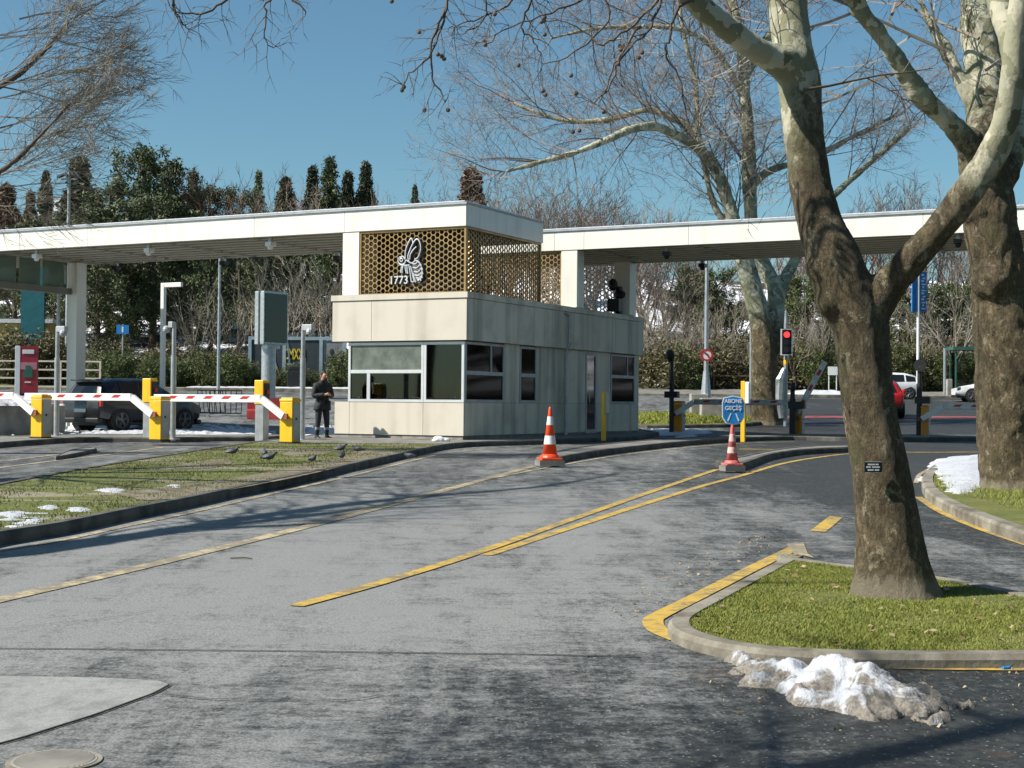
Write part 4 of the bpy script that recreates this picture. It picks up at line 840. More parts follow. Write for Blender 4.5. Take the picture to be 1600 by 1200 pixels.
# ================================================================ CARS
def loft_car(name, label, loc, rz, st, paint_, wheels, wr, lights=True, W2=.9, group=None, spoiler=False):
    """st: stations (x, zbottom, zbelt, zroof, halfwidth low, halfwidth belt, halfwidth roof); x forward"""
    r = thing(name, label, 'car', loc, rz, group); mb = MB(); n = len(st); K = 0
    def sec(s):
        x, zb, zl, zr, w0, w1, w2 = s; top = zr > zl+.05; zr_ = zr if top else zl+.02
        half = [(0, zb), (w0*.85, zb), (w0, zb+.08), (w1+.01, (zb*.45+zl*.55)), (w1, zl), (w2 if top else w1*.96, zr_-.06 if top else zl+.012), ((w2 if top else w1)*.82, zr_), (0, zr_+.015)]
        return [(x, y, z) for y, z in half]+[(x, -y, z) for y, z in half[-2:0:-1]]
    S = [sec(s) for s in st]; K = len(S[0])
    for q in S: mb.v += q
    for i in range(n-1):
        for k in range(K):
            k2 = (k+1) % K; mb.face((i*K+k, i*K+k2, (i+1)*K+k2, (i+1)*K+k))
    mb.face(tuple(range(K))[::-1]); mb.face(tuple((n-1)*K+k for k in range(K)))
    body = mb.build('body', paint_, r, smooth=True)
    e = body.modifiers.new('es', 'EDGE_SPLIT'); e.split_angle = R(38)
    # side windows on the greenhouse quads, between pillars
    def lerpP(a, b, t): return Vector(a).lerp(Vector(b), t)
    for sd in (4, K-5):
        k, k2 = (4, 5) if sd == 4 else (K-4, K-5)
        for i in range(n-1):
            if st[i][3] > st[i][2]+.2 or st[i+1][3] > st[i+1][2]+.2:
                if min(st[i][3]-st[i][2], st[i+1][3]-st[i+1][2]) < .2 and False: continue
                a, b, c, d = S[i][k], S[i+1][k], S[i+1][k2], S[i][k2]
                f = lambda u, v: lerpP(lerpP(a, b, u), lerpP(d, c, u), v)
                nn = Vector((0, 1 if a[1] > 0 else -1, .2)).normalized()*.012
                w = MB(); w.poly([f(.06, .08)+nn, f(.94, .08)+nn, f(.94, .9)+nn, f(.06, .9)+nn]); w.build('side_window', M['glass_car'], r)
    # windscreen/rear glass: roof-to-belt transition quads
    for i in range(n-1):
        d0, d1 = st[i][3]-st[i][2], st[i+1][3]-st[i+1][2]
        if (d0 < .06) != (d1 < .06):
            a, b, c, d = S[i][6], S[i+1][6], S[i+1][K-6], S[i][K-6]
            mid = lambda u, v: lerpP(lerpP(a, b, u), lerpP(d, c, u), v)
            nn = (Vector(b)-Vector(a)).cross(Vector(d)-Vector(a)).normalized()*.012
            if nn.z < 0: nn = -nn
            w = MB(); w.poly([mid(.06, .05)+nn, mid(.94, .05)+nn, mid(.94, .95)+nn, mid(.06, .95)+nn]); w.build('windscreen', M['glass_car'], r)
    for wx in wheels:
        for sd in (-1, 1):
            yw = sd*(W2-.10)
            part('wheel_arch', M['black'], r, lambda m: m.tube([(wx, yw-sd*.16, wr*1.02), (wx, sd*(W2+.012), wr*1.02)], wr*1.14, 24))
            wh = part('wheel', M['rubber'], r, lambda m: m.tube([(wx, yw-sd*.1, wr), (wx, sd*(W2+.03), wr), (wx, sd*(W2+.035), wr)], [wr, wr, wr*.93], 26))
            def rim(m):
                for q in range(5):
                    t = 2*math.pi*q/5+.3; 
                    for dt in (-.16, .16): m.tube([(wx, sd*(W2+.045), wr), (wx+math.cos(t+dt)*wr*.64, sd*(W2+.042), wr+math.sin(t+dt)*wr*.64)], .022, 5)
                m.tube([(wx+math.cos(a_)*wr*.66, sd*(W2+.04), wr+math.sin(a_)*wr*.66) for a_ in [2*math.pi*j/20 for j in range(21)]], .02, 5)
            part('rim', M['rimgrey'], wh, rim)
    xr, xf = st[0][0], st[-1][0]; zl = .82
    for sd in (-1, 1):
        part('tail_light', M['red'], r, lambda m: m.box(xr+.02, xr+.12, sd*W2*.9-.10, sd*W2*.9+.07, zl-.02, zl+.18), bevel=.02)
        part('headlight', M['glass_screen'], r, lambda m: m.box(xf-.28, xf-.06, sd*W2*.78-.12, sd*W2*.78+.12, .60, .76), bevel=.03)
        part('mirror', paint_, r, lambda m: m.blob((wheels[1]-.65, sd*(W2+.10), 1.05), (.10, .12, .09)))
    part('number_plate', M['white'], r, lambda m: m.box(xr-.03, xr-.018, -.26, .26, .62, .73))
    part('bumper', M['black'], r, lambda m: m.box(xr-.02, xr+.2, -W2*.9, W2*.9, .28, .45), bevel=.04); part('bumper', M['black'], r, lambda m: m.box(xf-.22, xf+.01, -W2*.85, W2*.85, .22, .38), bevel=.04)
    if spoiler: part('spoiler', paint_, r, lambda m: m.box(xr+.08, xr+.42, -.6, .6, spoiler, spoiler+.05), bevel=.02)
    part('underside', M['black'], r, lambda m: m.box(xr+.3, xf-.3, -W2*.8, W2*.8, .2, .4))
    return r
M['rimgrey'] = simple('dark_alloy', (.14, .14, .15), .35, .6)
M['glass_car'] = simple('dark_tinted_glass', (.012, .014, .016), .06)
suv = [(-2.25, .45, .95, .95, .78, .82, .5), (-2.20, .38, 1.02, 1.04, .84, .88, .60), (-1.95, .34, 1.05, 1.58, .88, .91, .62), (-1.4, .32, 1.05, 1.68, .90, .93, .66), (-.5, .30, 1.03, 1.72, .90, .93, .68), (.25, .30, 1.02, 1.67, .90, .93, .66), (.55, .30, 1.02, 1.50, .90, .93, .65), (1.25, .30, 1.02, 1.03, .90, .92, .7), (1.8, .32, .96, .96, .88, .90, .6), (2.15, .36, .84, .84, .82, .84, .5), (2.30, .42, .70, .70, .68, .70, .4)]
p = GX(214, 48.6)
loft_car('suv', 'black SUV with snow specks waiting behind the lowered arms beside the column', (p.x-.10, p.y, g(p.y)), R(57), suv, M['car_black'], (-1.38, 1.36), .37, W2=.92, spoiler=1.62)
hatch = [(-2.0, .42, .85, .85, .72, .76, .5), (-1.95, .34, .92, .94, .78, .82, .55), (-1.7, .30, .94, 1.30, .82, .85, .60), (-1.1, .28, .92, 1.44, .84, .87, .62), (-.2, .26, .90, 1.47, .84, .87, .62), (.35, .26, .90, 1.38, .84, .87, .60), (1.05, .26, .90, .91, .84, .86, .6), (1.6, .28, .82, .82, .80, .83, .5), (2.0, .34, .68, .68, .70, .74, .4)]
p = GX(1400, 81); loft_car('hatchback', 'white hatchback parked on the far street seen between the right plane trees', (p.x-.8, p.y, g(p.y)), R(180), hatch[::1], M['car_white'], (-1.3, 1.25), .32, W2=.86)
p = GX(1527, 78); loft_car('saloon_car', 'white saloon car nose emerging from behind the rightmost plane tree', (p.x+1.0, p.y, g(p.y)), R(172), [(-2.2, .42, .9, .9, .72, .76, .5), (-2.1, .34, 1.0, 1.0, .78, .84, .6), (-1.5, .3, 1.0, 1.02, .82, .86, .6), (-.9, .28, .96, 1.36, .84, .87, .58), (-.2, .26, .94, 1.45, .84, .87, .6), (.4, .26, .92, 1.38, .84, .87, .60), (1.15, .26, .90, .91, .84, .86, .6), (1.75, .28, .80, .80, .80, .83, .5), (2.2, .34, .66, .66, .70, .74, .4)], M['car_white'], (-1.35, 1.35), .33, W2=.87)
p = GX(1375, 60.5); loft_car('car', 'red car mostly hidden behind the big plane tree trunk', (p.x, p.y, g(p.y)), R(78), hatch, M['car_red'], (-1.3, 1.25), .32, W2=.86)
# ================================================================ PERSON
def person():
    loc = P(503, 688, .05); s = 1.76/1.80
    root = thing('person', 'standing guard in black winter jacket and dark trousers looking down at a phone', 'person', loc, R(-143))
    # local: +y is the facing direction, x to the side
    V = {}; order = []; ed = []
    def v(n, co, r, par=None): V[n] = (co, r); order.append(n); (ed.append((par, n)) if par else None)
    v('pel', (0, 0, .95), (.155, .125)); v('waist', (0, 0, 1.10), (.15, .12), 'pel'); v('chest', (0, .01, 1.32), (.19, .135), 'waist'); v('shou', (0, 0, 1.45), (.15, .11), 'chest'); v('neck', (0, .02, 1.54), (.062, .062), 'shou'); v('head0', (0, .06, 1.62), (.078, .088), 'neck'); v('head1', (0, .10, 1.69), (.080, .098), 'head0'); v('head2', (0, .12, 1.765), (.058, .07), 'head1')
    for sx, n in ((-1, 'l'), (1, 'r')):
        v('sh'+n, (sx*.19, 0, 1.43), (.075, .08), 'shou'); v('el'+n, (sx*.27, .02, 1.16), (.062, .062), 'sh'+n); v('wr'+n, (sx*.07, .27, 1.20), (.036, .032), 'el'+n); v('hd'+n, (sx*.035, .33, 1.215), (.03, .02), 'wr'+n)
        v('hip'+n, (sx*.10, 0, .88), (.105, .115), 'pel'); v('kn'+n, (sx*.13, .02, .50), (.075, .08), 'hip'+n); v('an'+n, (sx*.15, -.02, .10), (.055, .06), 'kn'+n); v('toe'+n, (sx*.17, .14, .045), (.05, .04), 'an'+n)
        for q in range(4):
            b = Vector((sx*(.035-.004*q), .345, 1.235-.016*q)); v('f%d%s' % (q, n), tuple(b), (.009, .009), 'hd'+n); v('g%d%s' % (q, n), (b.x-sx*.012, b.y+.035-.003*q, b.z+.004), (.0085, .0085), 'f%d%s' % (q, n)); v('h%d%s' % (q, n), (b.x-sx*.034, b.y+.03, b.z+.006), (.008, .008), 'g%d%s' % (q, n))
        v('t1'+n, (sx*.03, .315, 1.245), (.011, .011), 'hd'+n); v('t2'+n, (sx*.008, .335, 1.262), (.009, .009), 't1'+n)
    me = bpy.data.meshes.new('body'); idx = {n: i for i, n in enumerate(order)}
    me.from_pydata([V[n][0] for n in order], [(idx[a], idx[b]) for a, b in ed], [])
    o = bpy.data.objects.new('body', me); COL.objects.link(o)
    o.modifiers.new('skin', 'SKIN'); sv = me.skin_vertices[0].data
    for n in order: sv[idx[n]].radius = V[n][1]; sv[idx[n]].use_root = (n == 'pel')
    ss = o.modifiers.new('sub', 'SUBSURF'); ss.levels = 2; ss.render_levels = 2
    dg = bpy.context.evaluated_depsgraph_get(); m2 = bpy.data.meshes.new_from_object(o.evaluated_get(dg)); bpy.data.objects.remove(o)
    m2.name = 'body'; mats = [simple('skin', (.48, .25, .17), .55), simple('dark_trousers', (.018, .022, .030), .8), M['black'], simple('grey_reflective_band', (.22, .24, .24), .5)]
    m2.materials.clear()
    for m in mats: m2.materials.append(m)
    for p_ in m2.polygons:
        c = p_.center; p_.use_smooth = True
        p_.material_index = 3 if (.27 < c.z < .36) else 2 if c.z < .10 else 1 if c.z < 1.0 else 0
    b = bpy.data.objects.new('body', m2); COL.objects.link(b); b.parent = root
    # clothing grown from the body surface
    def garment(name, mat, cond, off, extra=None):
        bm = bmesh.new(); bm.from_mesh(m2); bmesh.ops.delete(bm, geom=[f for f in bm.faces if not cond(f.calc_center_median())], context='FACES')
        for v_ in bm.verts: v_.co += v_.normal*(off + .006*noise.noise(v_.co*14)); 
        if extra: extra(bm)
        me = bpy.data.meshes.new(name); bm.to_mesh(me); bm.free(); me.materials.clear(); me.materials.append(mat)
        for p_ in me.polygons: p_.material_index = 0; p_.use_smooth = True
        q = bpy.data.objects.new(name, me); COL.objects.link(q); q.parent = root; sd = q.modifiers.new('solid', 'SOLIDIFY'); sd.thickness = .008; return q
    jk = simple('black_jacket_fabric', (.014, .015, .018), .75, 0, .3, 20, .4)
    def hem(bm):
        for v_ in bm.verts:
            if v_.co.z < .95 and abs(v_.co.x) < .3: v_.co.x *= 1.10; v_.co.y *= 1.15
    j = garment('jacket', jk, lambda c: c.z > .80 and c.z < 1.585 and not (c.y > .265 and abs(c.x) < .12), .02, hem)
    part('pocket', jk, j, lambda m: (m.box(-.16, -.05, .13, .17, .93, 1.05), m.box(.05, .16, .13, .17, .93, 1.05)), bevel=.01)
    part('arm_badge', M['white'], j, lambda m: m.box(-.285, -.27, -.03, .03, 1.30, 1.33))
    garment('hair', simple('dark_hair', (.015, .011, .009), .8), lambda c: c.z > 1.69 and (c.y < .10 or c.z > 1.765) or (c.z > 1.63 and c.y < .02), .012)
    part('beard', simple('dark_beard', (.03, .02, .015), .9), root, lambda m: m.blob((0, .15, 1.60), (.055, .035, .035)))
    part('nose', mats[0], b, lambda m: m.blob((0, .205, 1.665), (.014, .02, .024))); 
    for sx in (-1, 1):
        part('eye', M['black'], b, lambda m: m.blob((sx*.033, .19, 1.70), (.012, .008, .007))); part('ear', mats[0], b, lambda m: m.blob((sx*.086, .06, 1.69), (.012, .022, .032)))
        part('shoe', M['black'], root, lambda m: m.tube([(sx*.15, -.07, .055), (sx*.16, .04, .06), (sx*.175, .17, .04), (sx*.178, .21, .035)], [.045, .058, .05, .025], 10), smooth=True)
    tag(part('phone', M['black'], None, lambda m: m.box(-.04, .04, .355, .365, 1.215, 1.36), bevel=.004), 'dark phone held in both hands by the guard', 'phone')
    ph = [o for o in COL.objects if o.name == 'phone'][0]; ph.location = root.location; ph.rotation_euler = root.rotation_euler
person()
# ================================================================ PIGEONS
def pigeon0():
    root = empty('pigeon', (0, 0, 0)); pts = [(-.20, 0, .125), (-.15, 0, .135), (-.08, 0, .15), (0, 0, .155), (.07, 0, .165), (.11, 0, .20), (.13, 0, .235), (.155, 0, .25), (.175, 0, .245), (.20, 0, .238)]
    part('body', pig, root, lambda m: m.tube(pts, [.018, .03, .058, .072, .062, .038, .028, .027, .017, .004], 10), smooth=True)
    for s in (-1, 1):
        part('wing', pigw, root, lambda m: m.tube([(.06, s*.05, .175), (-.02, s*.062, .17), (-.10, s*.045, .15), (-.19, s*.015, .13)], [.02, .045, .032, .006], 8, flat=.4), smooth=True)
        part('leg', M['red'], root, lambda m: m.tube([(.01, s*.025, .10), (.005, s*.025, 0), (.04, s*.025, 0.003)], .005, 5))
    return root
pig = simple('pigeon_feathers', (.075, .08, .095), .6, 0, .5, 14); pigw = simple('pigeon_wing', (.12, .13, .15), .6, 0, .5, 20)
pg = pigeon0(); spots = [(363, 714, 20, 'pigeon pecking on the grass paving, leftmost of the flock'), (413, 716, 100, 'upright pigeon behind another bird on the paving strip'), (420, 724, 5, 'pale grey pigeon walking on the sandy paving strip'), (488, 726, -50, 'dark pigeon alone in the middle of the sandy strip'), (532, 709, 30, 'grey pigeon at the back of the flock near the booth'), (534, 721, 80, 'dark small pigeon below its neighbour near the kerb'), (559, 710, 190, 'grey pigeon closest to the booth corner on the paving'), (640, 721, 180, 'pigeon down on the road edge below the booth')]
for i, (px, py, a, lb) in enumerate(spots):
    o = pg if i == 0 else copy_tree(pg); o.location = P(px, py, .12 if i < 7 else .0); o.rotation_euler = (0, 0, R(a)); s = random.uniform(.70, .82); o.scale = (s, s, s); tag(o, lb, 'pigeon', 'pigeons on the grass paving')
# ================================================================ SNOW, LITTER, PLATES
def heap(name, label, pts, H, mat, off=.0, res=.05, cat='snow', nz=1.0, base=0.0, prof=.6, rg_=.16):
    """snow lying inside a world outline, domed towards the middle"""
    if area(pts) < 0: pts = pts[::-1]
    xs, ys = [p[0] for p in pts], [p[1] for p in pts]; x0, x1, y0, y1 = min(xs), max(xs), min(ys), max(ys); ex_, ey_ = (x1-x0)*.15+.1, (y1-y0)*.25+.1; x0 -= ex_; x1 += ex_; y0 -= ey_; y1 += ey_
    nx, ny = max(4, int((x1-x0)/res)), max(4, int((y1-y0)/res)); A = np.array(pts); B_ = np.roll(A, -1, 0); V, idx, Fc = [], {}, []
    for j in range(ny+1):
        for i in range(nx+1):
            x, y = x0+(x1-x0)*i/nx, y0+(y1-y0)*j/ny; p_ = np.array((x, y)); d = B_-A; t = np.clip(((p_-A)*d).sum(1)/np.maximum((d*d).sum(1), 1e-9), 0, 1); dist = np.sqrt((((A+d*t[:, None])-p_)**2).sum(1)).min()
            inside = bool(sum(((A[:, 1] > y) != (B_[:, 1] > y)) & (x < (B_[:, 0]-A[:, 0])*(y-A[:, 1])/(B_[:, 1]-A[:, 1]+1e-12)+A[:, 0])) % 2)
            sd = dist if inside else -dist; nn = noise.fractal(Vector((x*4/nz, y*4/nz, off)), .8, 2.1, 5)
            h = sd/(.5*min(x1-x0, y1-y0))+nn*rg_
            z = H*max(0, min(1, h))**prof*(1+.35*noise.noise(Vector((x*2.5, y*2.5, off+3)))) - .03*(h <= 0) + (nn*.05*min(1, h*4)*H if h > 0 else 0)
            idx[i, j] = len(V); V.append((x, y, g(y)+base+z, h))
    for j in range(ny):
        for i in range(nx):
            q = (idx[i, j], idx[i+1, j], idx[i+1, j+1], idx[i, j+1])
            if max(V[k][3] for k in q) > 0: Fc.append(q)
    if not Fc: return
    Va = np.array([v[:3] for v in V]); c = Va.mean(0); c[2] = Va[:, 2].min(); used = sorted(set(i for f in Fc for i in f)); mp = {u: i for i, u in enumerate(used)}
    o = np_mesh(name, Va[used]-c, np.array([[mp[i] for i in f] for f in Fc]), mat, smooth=True); o.location = c
    return tag(o, label, cat, None, 'stuff')
hp = [XY(*q, 0) for q in [(1143, 1035), (1160, 1060), (1200, 1080), (1260, 1096), (1320, 1115), (1400, 1128), (1480, 1118), (1500, 1104), (1470, 1092), (1420, 1080), (1380, 1074), (1330, 1068), (1260, 1056), (1200, 1045), (1170, 1030)]]
heap('snow_heap', 'dirty melting snow heap against the near kerb', smooth(hp, 3), .27, M['dirty_snow'], 1.3, .016, 'snow', .8, prof=.75, rg_=.20)
def sp(px_list, H, label, base=.115, off=0, mat='snow', res=.07, **kw): heap('snow_patch', label, smooth([XY(*q, base) for q in px_list], 3), H, M[mat], off, res, 'snow', base=base, **kw)
sp([(1456, 735), (1462, 720), (1500, 714), (1560, 714), (1560, 755), (1530, 760), (1500, 772), (1478, 764), (1470, 748)], .16, 'thick white snow on the right island beside the rightmost tree', res=.05, rg_=.05, nz=2.2)
sp([(1452, 740), (1436, 748), (1440, 752), (1456, 748)], .03, 'thin snow on the kerb tip of the right island', base=.01)
sp([(1000, 672), (1000, 681), (1060, 680), (1110, 677), (1090, 671)], .10, 'bluish snow strip between booth and barrier', base=.0, off=2)
sp([(1060, 684), (1085, 684), (1083, 679), (1062, 680)], .06, 'small snow lump by the shaded yellow cabinet', base=.1, off=2)
sp([(140, 668), (150, 680), (200, 682), (310, 678), (330, 670), (240, 668)], .09, 'broken snow streak under the black SUV', base=0, off=4, rg_=.9); sp([(480, 668), (475, 682), (540, 684), (545, 670)], .05, 'snow streaks behind the guard', base=.0, off=5, rg_=.9); sp([(330, 671), (335, 680), (400, 680), (390, 672)], .05, 'thin snow streak before the road blocks', base=.0, off=7, rg_=.9)
sp([(0, 802), (0, 815), (45, 806), (60, 800), (30, 797)], .015, 'melting snow patch at the left edge of the grass paving', off=8, rg_=.6); sp([(10, 822), (35, 826), (75, 812), (60, 806)], .015, 'small melting snow patch nearest the kerb on the grass paving', off=9, rg_=.6); sp([(150, 768), (185, 770), (195, 764), (160, 762)], .02, 'thin snow remnant in the middle of the grass paving', off=6); sp([(60, 795), (88, 797), (90, 790), (66, 789)], .02, 'small snow remnant left of centre on the grass paving', off=5)
sp([(255, 762), (290, 763), (288, 758), (262, 757)], .015, 'faint snow remnant beside the sandy paving', off=3); sp([(105, 800), (140, 799), (138, 793), (110, 793)], .02, 'small snow remnant left of the sandy paving', off=13)
# snow on planter wall
wl = [BW(a, s) for a, s in ()]
pw = P(55, 681, 0)+Vector((-.2, 0, 0)); loc2w = lambda a, s: (pw.x+UY*a+UX*s, pw.y-UX*a+UY*s)
heap('snow_bank', 'thick snow bank lying on the planter wall at the far left', smooth([loc2w(*q) for q in [(-3.5, -.25), (-1.15, -.28), (-1.1, 1.2), (-1.2, 2.5), (-2, 2.6), (-3.5, 2.5)]], 3), .50, M['snow'], 2.2, .07, 'snow', base=.88, prof=.9, nz=1.6)
# far snow on kerbs
heap('snow_patch', 'snow line along the left hedge kerb', [(-19, 85.7), (-8, 85.7), (-8, 86.6), (-19, 86.4)], .15, M['snow'], 6, .2, 'snow', base=.2); heap('snow_patch', 'snow line along the far right pavement kerb', [(GX(1240, 84.3).x, 84.3), (GX(1330, 84.3).x, 84.3), (GX(1330, 84.3).x, 86), (GX(1240, 84.3).x, 86)], .35, M['snow'], 7, .2, 'snow', base=.15)
solo('cloth', M['white'], 'crumpled white cloth lying at the foot of the booth front', 'cloth', lambda m: (m.blob((0, 0, .05), (.17, .10, .09), M=Matrix.Rotation(.2, 3, 'Y')), m.blob((.14, .02, .04), (.13, .09, .06)), m.blob((-.1, -.04, .03), (.10, .08, .05))), tuple(P(687, 690, .11)))
solo('bottle_cap', M['blue'], 'blue scrap of litter on the road by the near kerb', 'litter', lambda m: (m.box(-.02, .02, -.012, .012, .004, .018), m.box(.015, .035, -.008, .008, .004, .022)), tuple(P(1571, 1047)), .3, bevel=.003)
for i, (px, py, lb) in enumerate([(1346, 1114, 'pebble in front of the dirty snow heap'), (1508, 1108, 'pebble just right of the dirty snow heap'), (378, 874, 'dark twig lying on the pale lane')]):
    if i < 2: solo('pebble', M['kerb'], lb, 'pebble', lambda m: m.blob((0, 0, .012), (.022, .016, .015), seg=8), tuple(P(px, py)))
    else: solo('stick', M['trunk'], lb, 'stick', lambda m: m.tube([(-.1, 0, .01), (.02, .01, .014), (.09, -.01, .01)], .006, 5), tuple(P(px, py)))
mh = thing('manhole_cover', 'round ribbed manhole cover at the bottom left of the road', 'manhole cover', P(85, 1190, 0))
part('rim', M['kerb'], mh, lambda m: m.tube([(0, 0, -.02), (0, 0, .006)], .185, 36)); part('cover', M['concrete'], mh, lambda m: (m.tube([(0, 0, .0), (0, 0, .008)], .165, 36), [m.box(-math.sqrt(max(0, .0256-x*x))*.95, math.sqrt(max(0, .0256-x*x))*.95, x-.004, x+.004, .008, .012) for x in [i*.018 for i in range(-8, 9)]]))
# ================================================================ TREES
def rv(): 
    v = Vector((random.gauss(0, 1), random.gauss(0, 1), random.gauss(0, 1))); return v.normalized()
def grow(mb, p, d, L_, r, lv, pr, ends=None):
    n = pr.get('n', 5); pts = [p.copy()]; rad = [r]; d = d.normalized()
    for i in range(n):
        d = (d + rv()*pr['jit'] + Vector((0, 0, pr['up'][min(lv, len(pr['up'])-1)]))).normalized()
        p = p + d*(L_/n); pts.append(p.copy()); rad.append(r*(1-(i+1)/n*.75))
    mb.tube(pts, rad, 4 if r > .02 else 3, cap=False)
    if lv <= 0:
        if ends is not None: ends.append(p.copy())
        return
    k = pr['kids'][min(lv, len(pr['kids'])-1)]
    for c in range(k):
        t = .18+.82*(c+random.random())/k; f = t*n; i = min(n-1, int(f)); q = pts[i].lerp(pts[i+1], f-i); ax = (pts[i+1]-pts[i]).normalized()
        pe = rv(); pe = (pe-ax*pe.dot(ax)).normalized(); a = R(random.uniform(*pr['ang'])); nd = ax*math.cos(a)+pe*math.sin(a)
        grow(mb, q, nd, L_*random.uniform(*pr['ratio'])*(1.15-.5*t), max(pr['rmin'], rad[i]*random.uniform(.45, .65)), lv-1, pr, ends)
def limbs(name, paths, mat, parent, voxel=.03, rough=.03, bumps=()):
    """thick trunk and limbs fused into one surface"""
    mb = MB()
    for path in paths:
        pts = smooth([Vector((*q[0], q[1])) if False else Vector((q[0].x, q[0].y, q[0].z)) for q in path], 6, closed=False); rr = [q[1] for q in path]
        rad = [float(np.interp(i/6, range(len(rr)), rr)) for i in range(len(pts))]
        mb.tube(pts, rad, 22)
    for c, r_ in bumps: mb.blob(c, r_, seg=14)
    o = mb.build(name, mat); rm = o.modifiers.new('r', 'REMESH'); rm.mode = 'VOXEL'; rm.voxel_size = voxel
    dg = bpy.context.evaluated_depsgraph_get(); me = bpy.data.meshes.new_from_object(o.evaluated_get(dg)); bpy.data.objects.remove(o)
    bm = bmesh.new(); bm.from_mesh(me)
    for _ in range(3): bmesh.ops.smooth_vert(bm, verts=bm.verts, factor=.5)
    bm.normal_update()
    for v in bm.verts:
        q = v.co; n = noise.fractal(Vector((q.x*1.9, q.y*1.9, q.z*1.1)), .9, 2.1, 4)*rough*1.0 + noise.fractal(Vector((q.x*9, q.y*9, q.z*4)), .9, 2.1, 3)*rough*.5
        v.co = q+v.normal*n
    bm.to_mesh(me); bm.free(); me.materials.clear(); me.materials.append(mat); me.polygons.foreach_set('use_smooth', [True]*len(me.polygons))
    o = bpy.data.objects.new(name, me); COL.objects.link(o); o.parent = parent; return o
def tree_root(label, loc, name='plane_tree', group=None): r = empty(name, tuple(loc)); return tag(r, label, 'tree', group)
def path(D, pts, base=0): return [(W(x, y, D+dd), rr*D/F) for x, y, rr, dd in pts]
def rebase(root):
    """children built in world space: move their data into the thing's frame"""
    for c in root.children:
        c.data.transform(Matrix.Translation(-root.location))
pr_near = dict(n=5, jit=.20, up=[-.03, .0, .03], kids=[0, 4, 5, 5], ang=(30, 65), ratio=(.45, .7), rmin=.004)
# --- main plane tree -----------------------------------------------------
D1 = P(1395, 918, .11).y; t1 = tree_root('big leaning plane tree on the near grass island with a small plate on its trunk', P(1395, 915, .1))
main = [(1397, 935, 78, 0), (1395, 905, 63, 0), (1389, 850, 53, 0), (1382, 780, 47, 0), (1370, 700, 44, 0), (1357, 630, 42, 0), (1350, 560, 43, 0), (1340, 500, 45, 0), (1320, 455, 48, 0), (1299, 400, 42, .0), (1280, 350, 35, .05), (1267, 290, 34, .1), (1259, 230, 32, .1), (1254, 180, 32, .15), (1250, 130, 34, .2), (1236, 60, 31, .25), (1232, 0, 30, .3), (1225, -80, 28, .3), (1215, -220, 24, .3)]
rl = [(1348, 495, 40, 0), (1376, 460, 30, -.05), (1400, 433, 24, -.1), (1432, 398, 21, -.2), (1464, 362, 21, -.3), (1496, 322, 23, -.4), (1532, 270, 23, -.5), (1560, 222, 22, -.6), (1576, 170, 20, -.7), (1586, 100, 19, -.8), (1596, 0, 18, -.9), (1620, -200, 18, -1)]
ll = [(1252, 120, 32, .2), (1228, 100, 27, .1), (1195, 85, 21, 0), (1160, 62, 19, -.1), (1125, 35, 18, -.2), (1085, 0, 16, -.35), (1040, -45, 14, -.5), (960, -110, 12, -.7), (840, -150, 10, -.9), (720, -150, 8, -1.1)]
rl2 = [(1590, 120, 20, -.7), (1578, 60, 17, -.6), (1560, 0, 15, -.5), (1545, -80, 13, -.4)]
bmps = [(W(1302, 470, D1-.06), .13), (W(1284, 415, D1-.05), .12)]
limbs('trunk', [path(D1, main), path(D1, rl), path(D1, ll), path(D1, rl2)], M['bark'], t1, .022, .016, bmps)
def droop(mb, pts, D, r0, r1, twig=True, ends=None):
    q = smooth([W(x, y, D) for x, y in pts], 4, closed=False); q = [Vector(p)+rv()*.012 for p in q]
    mb.tube(q, [lerp(r0, r1, i/(len(q)-1)) for i in range(len(q))], 5, cap=False)
    if twig:
        for i in range(2, len(q), 2):
            for _ in range(random.choice((1, 1, 2))):
                d = (q[min(i+1, len(q)-1)]-q[i-1]).normalized(); sd = rv(); sd.y *= .3; sd = (sd-d*sd.dot(d)).normalized()
                grow(mb, q[i], d*.6+sd*.8, random.uniform(.12, .34), max(.0028, r1), 1, dict(n=4, jit=.28, up=[-.12, -.08], kids=[0, 2], ang=(30, 60), ratio=(.45, .7), rmin=.0025), ends)
mb = MB(); ends = []
for pts in ([(720, -150), (712, -60), (700, 0), (690, 40), (668, 90), (640, 115), (628, 135)], [(700, -60), (697, 10), (676, 60), (674, 110), (690, 150), (697, 160)], [(720, -150), (740, -50), (760, 5), (755, 35), (725, 50)], [(840, -150), (820, -60), (800, 0), (770, 20), (730, 35), (700, 45)], [(850, -60), (830, 0), (815, 40), (830, 60), (845, 80)], [(960, -110), (925, -30), (905, 0), (860, 20), (800, 40), (760, 70)], [(1040, -45), (1030, 10), (1010, 50), (990, 70), (960, 100), (945, 140), (935, 165)], [(1085, 0), (1055, 20), (1045, 60), (1040, 80), (1060, 120), (1070, 170), (1085, 210)], [(1030, 0), (1000, 30), (960, 60), (935, 70), (900, 40), (850, 30)], [(1000, 40), (970, 90), (950, 140), (925, 160)], [(960, -110), (940, -20), (950, 30), (900, 80), (850, 100)]):
    droop(mb, pts, D1-.5, .012, .0035, True, ends)
for pts in ([(840, -150), (700, -160), (560, -120), (480, -40), (420, 0), (414, 25), (412, 60), (430, 75)], [(430, -30), (460, 0), (478, 22)], [(520, -90), (400, -60), (360, -10), (330, 15), (300, 22), (270, 15), (262, 0)], [(300, -20), (270, -5), (275, 20), (290, 40), (298, 45)]):
    droop(mb, pts, D1-.6, .014, .003, True, ends)
for (x, y, dx, dy) in ((1228, 20, -.4, .9), (1255, 140, .9, .3), (1600, 40, -.8, .6), (1520, 300, .2, .8), (1150, 55, -.2, .9)): grow(mb, W(x, y, D1), Vector((dx, random.uniform(-.4, .2), dy)), .9, .014, 2, pr_near, ends)
mb.build('twigs', M['twig_dark'], t1, smooth=True)
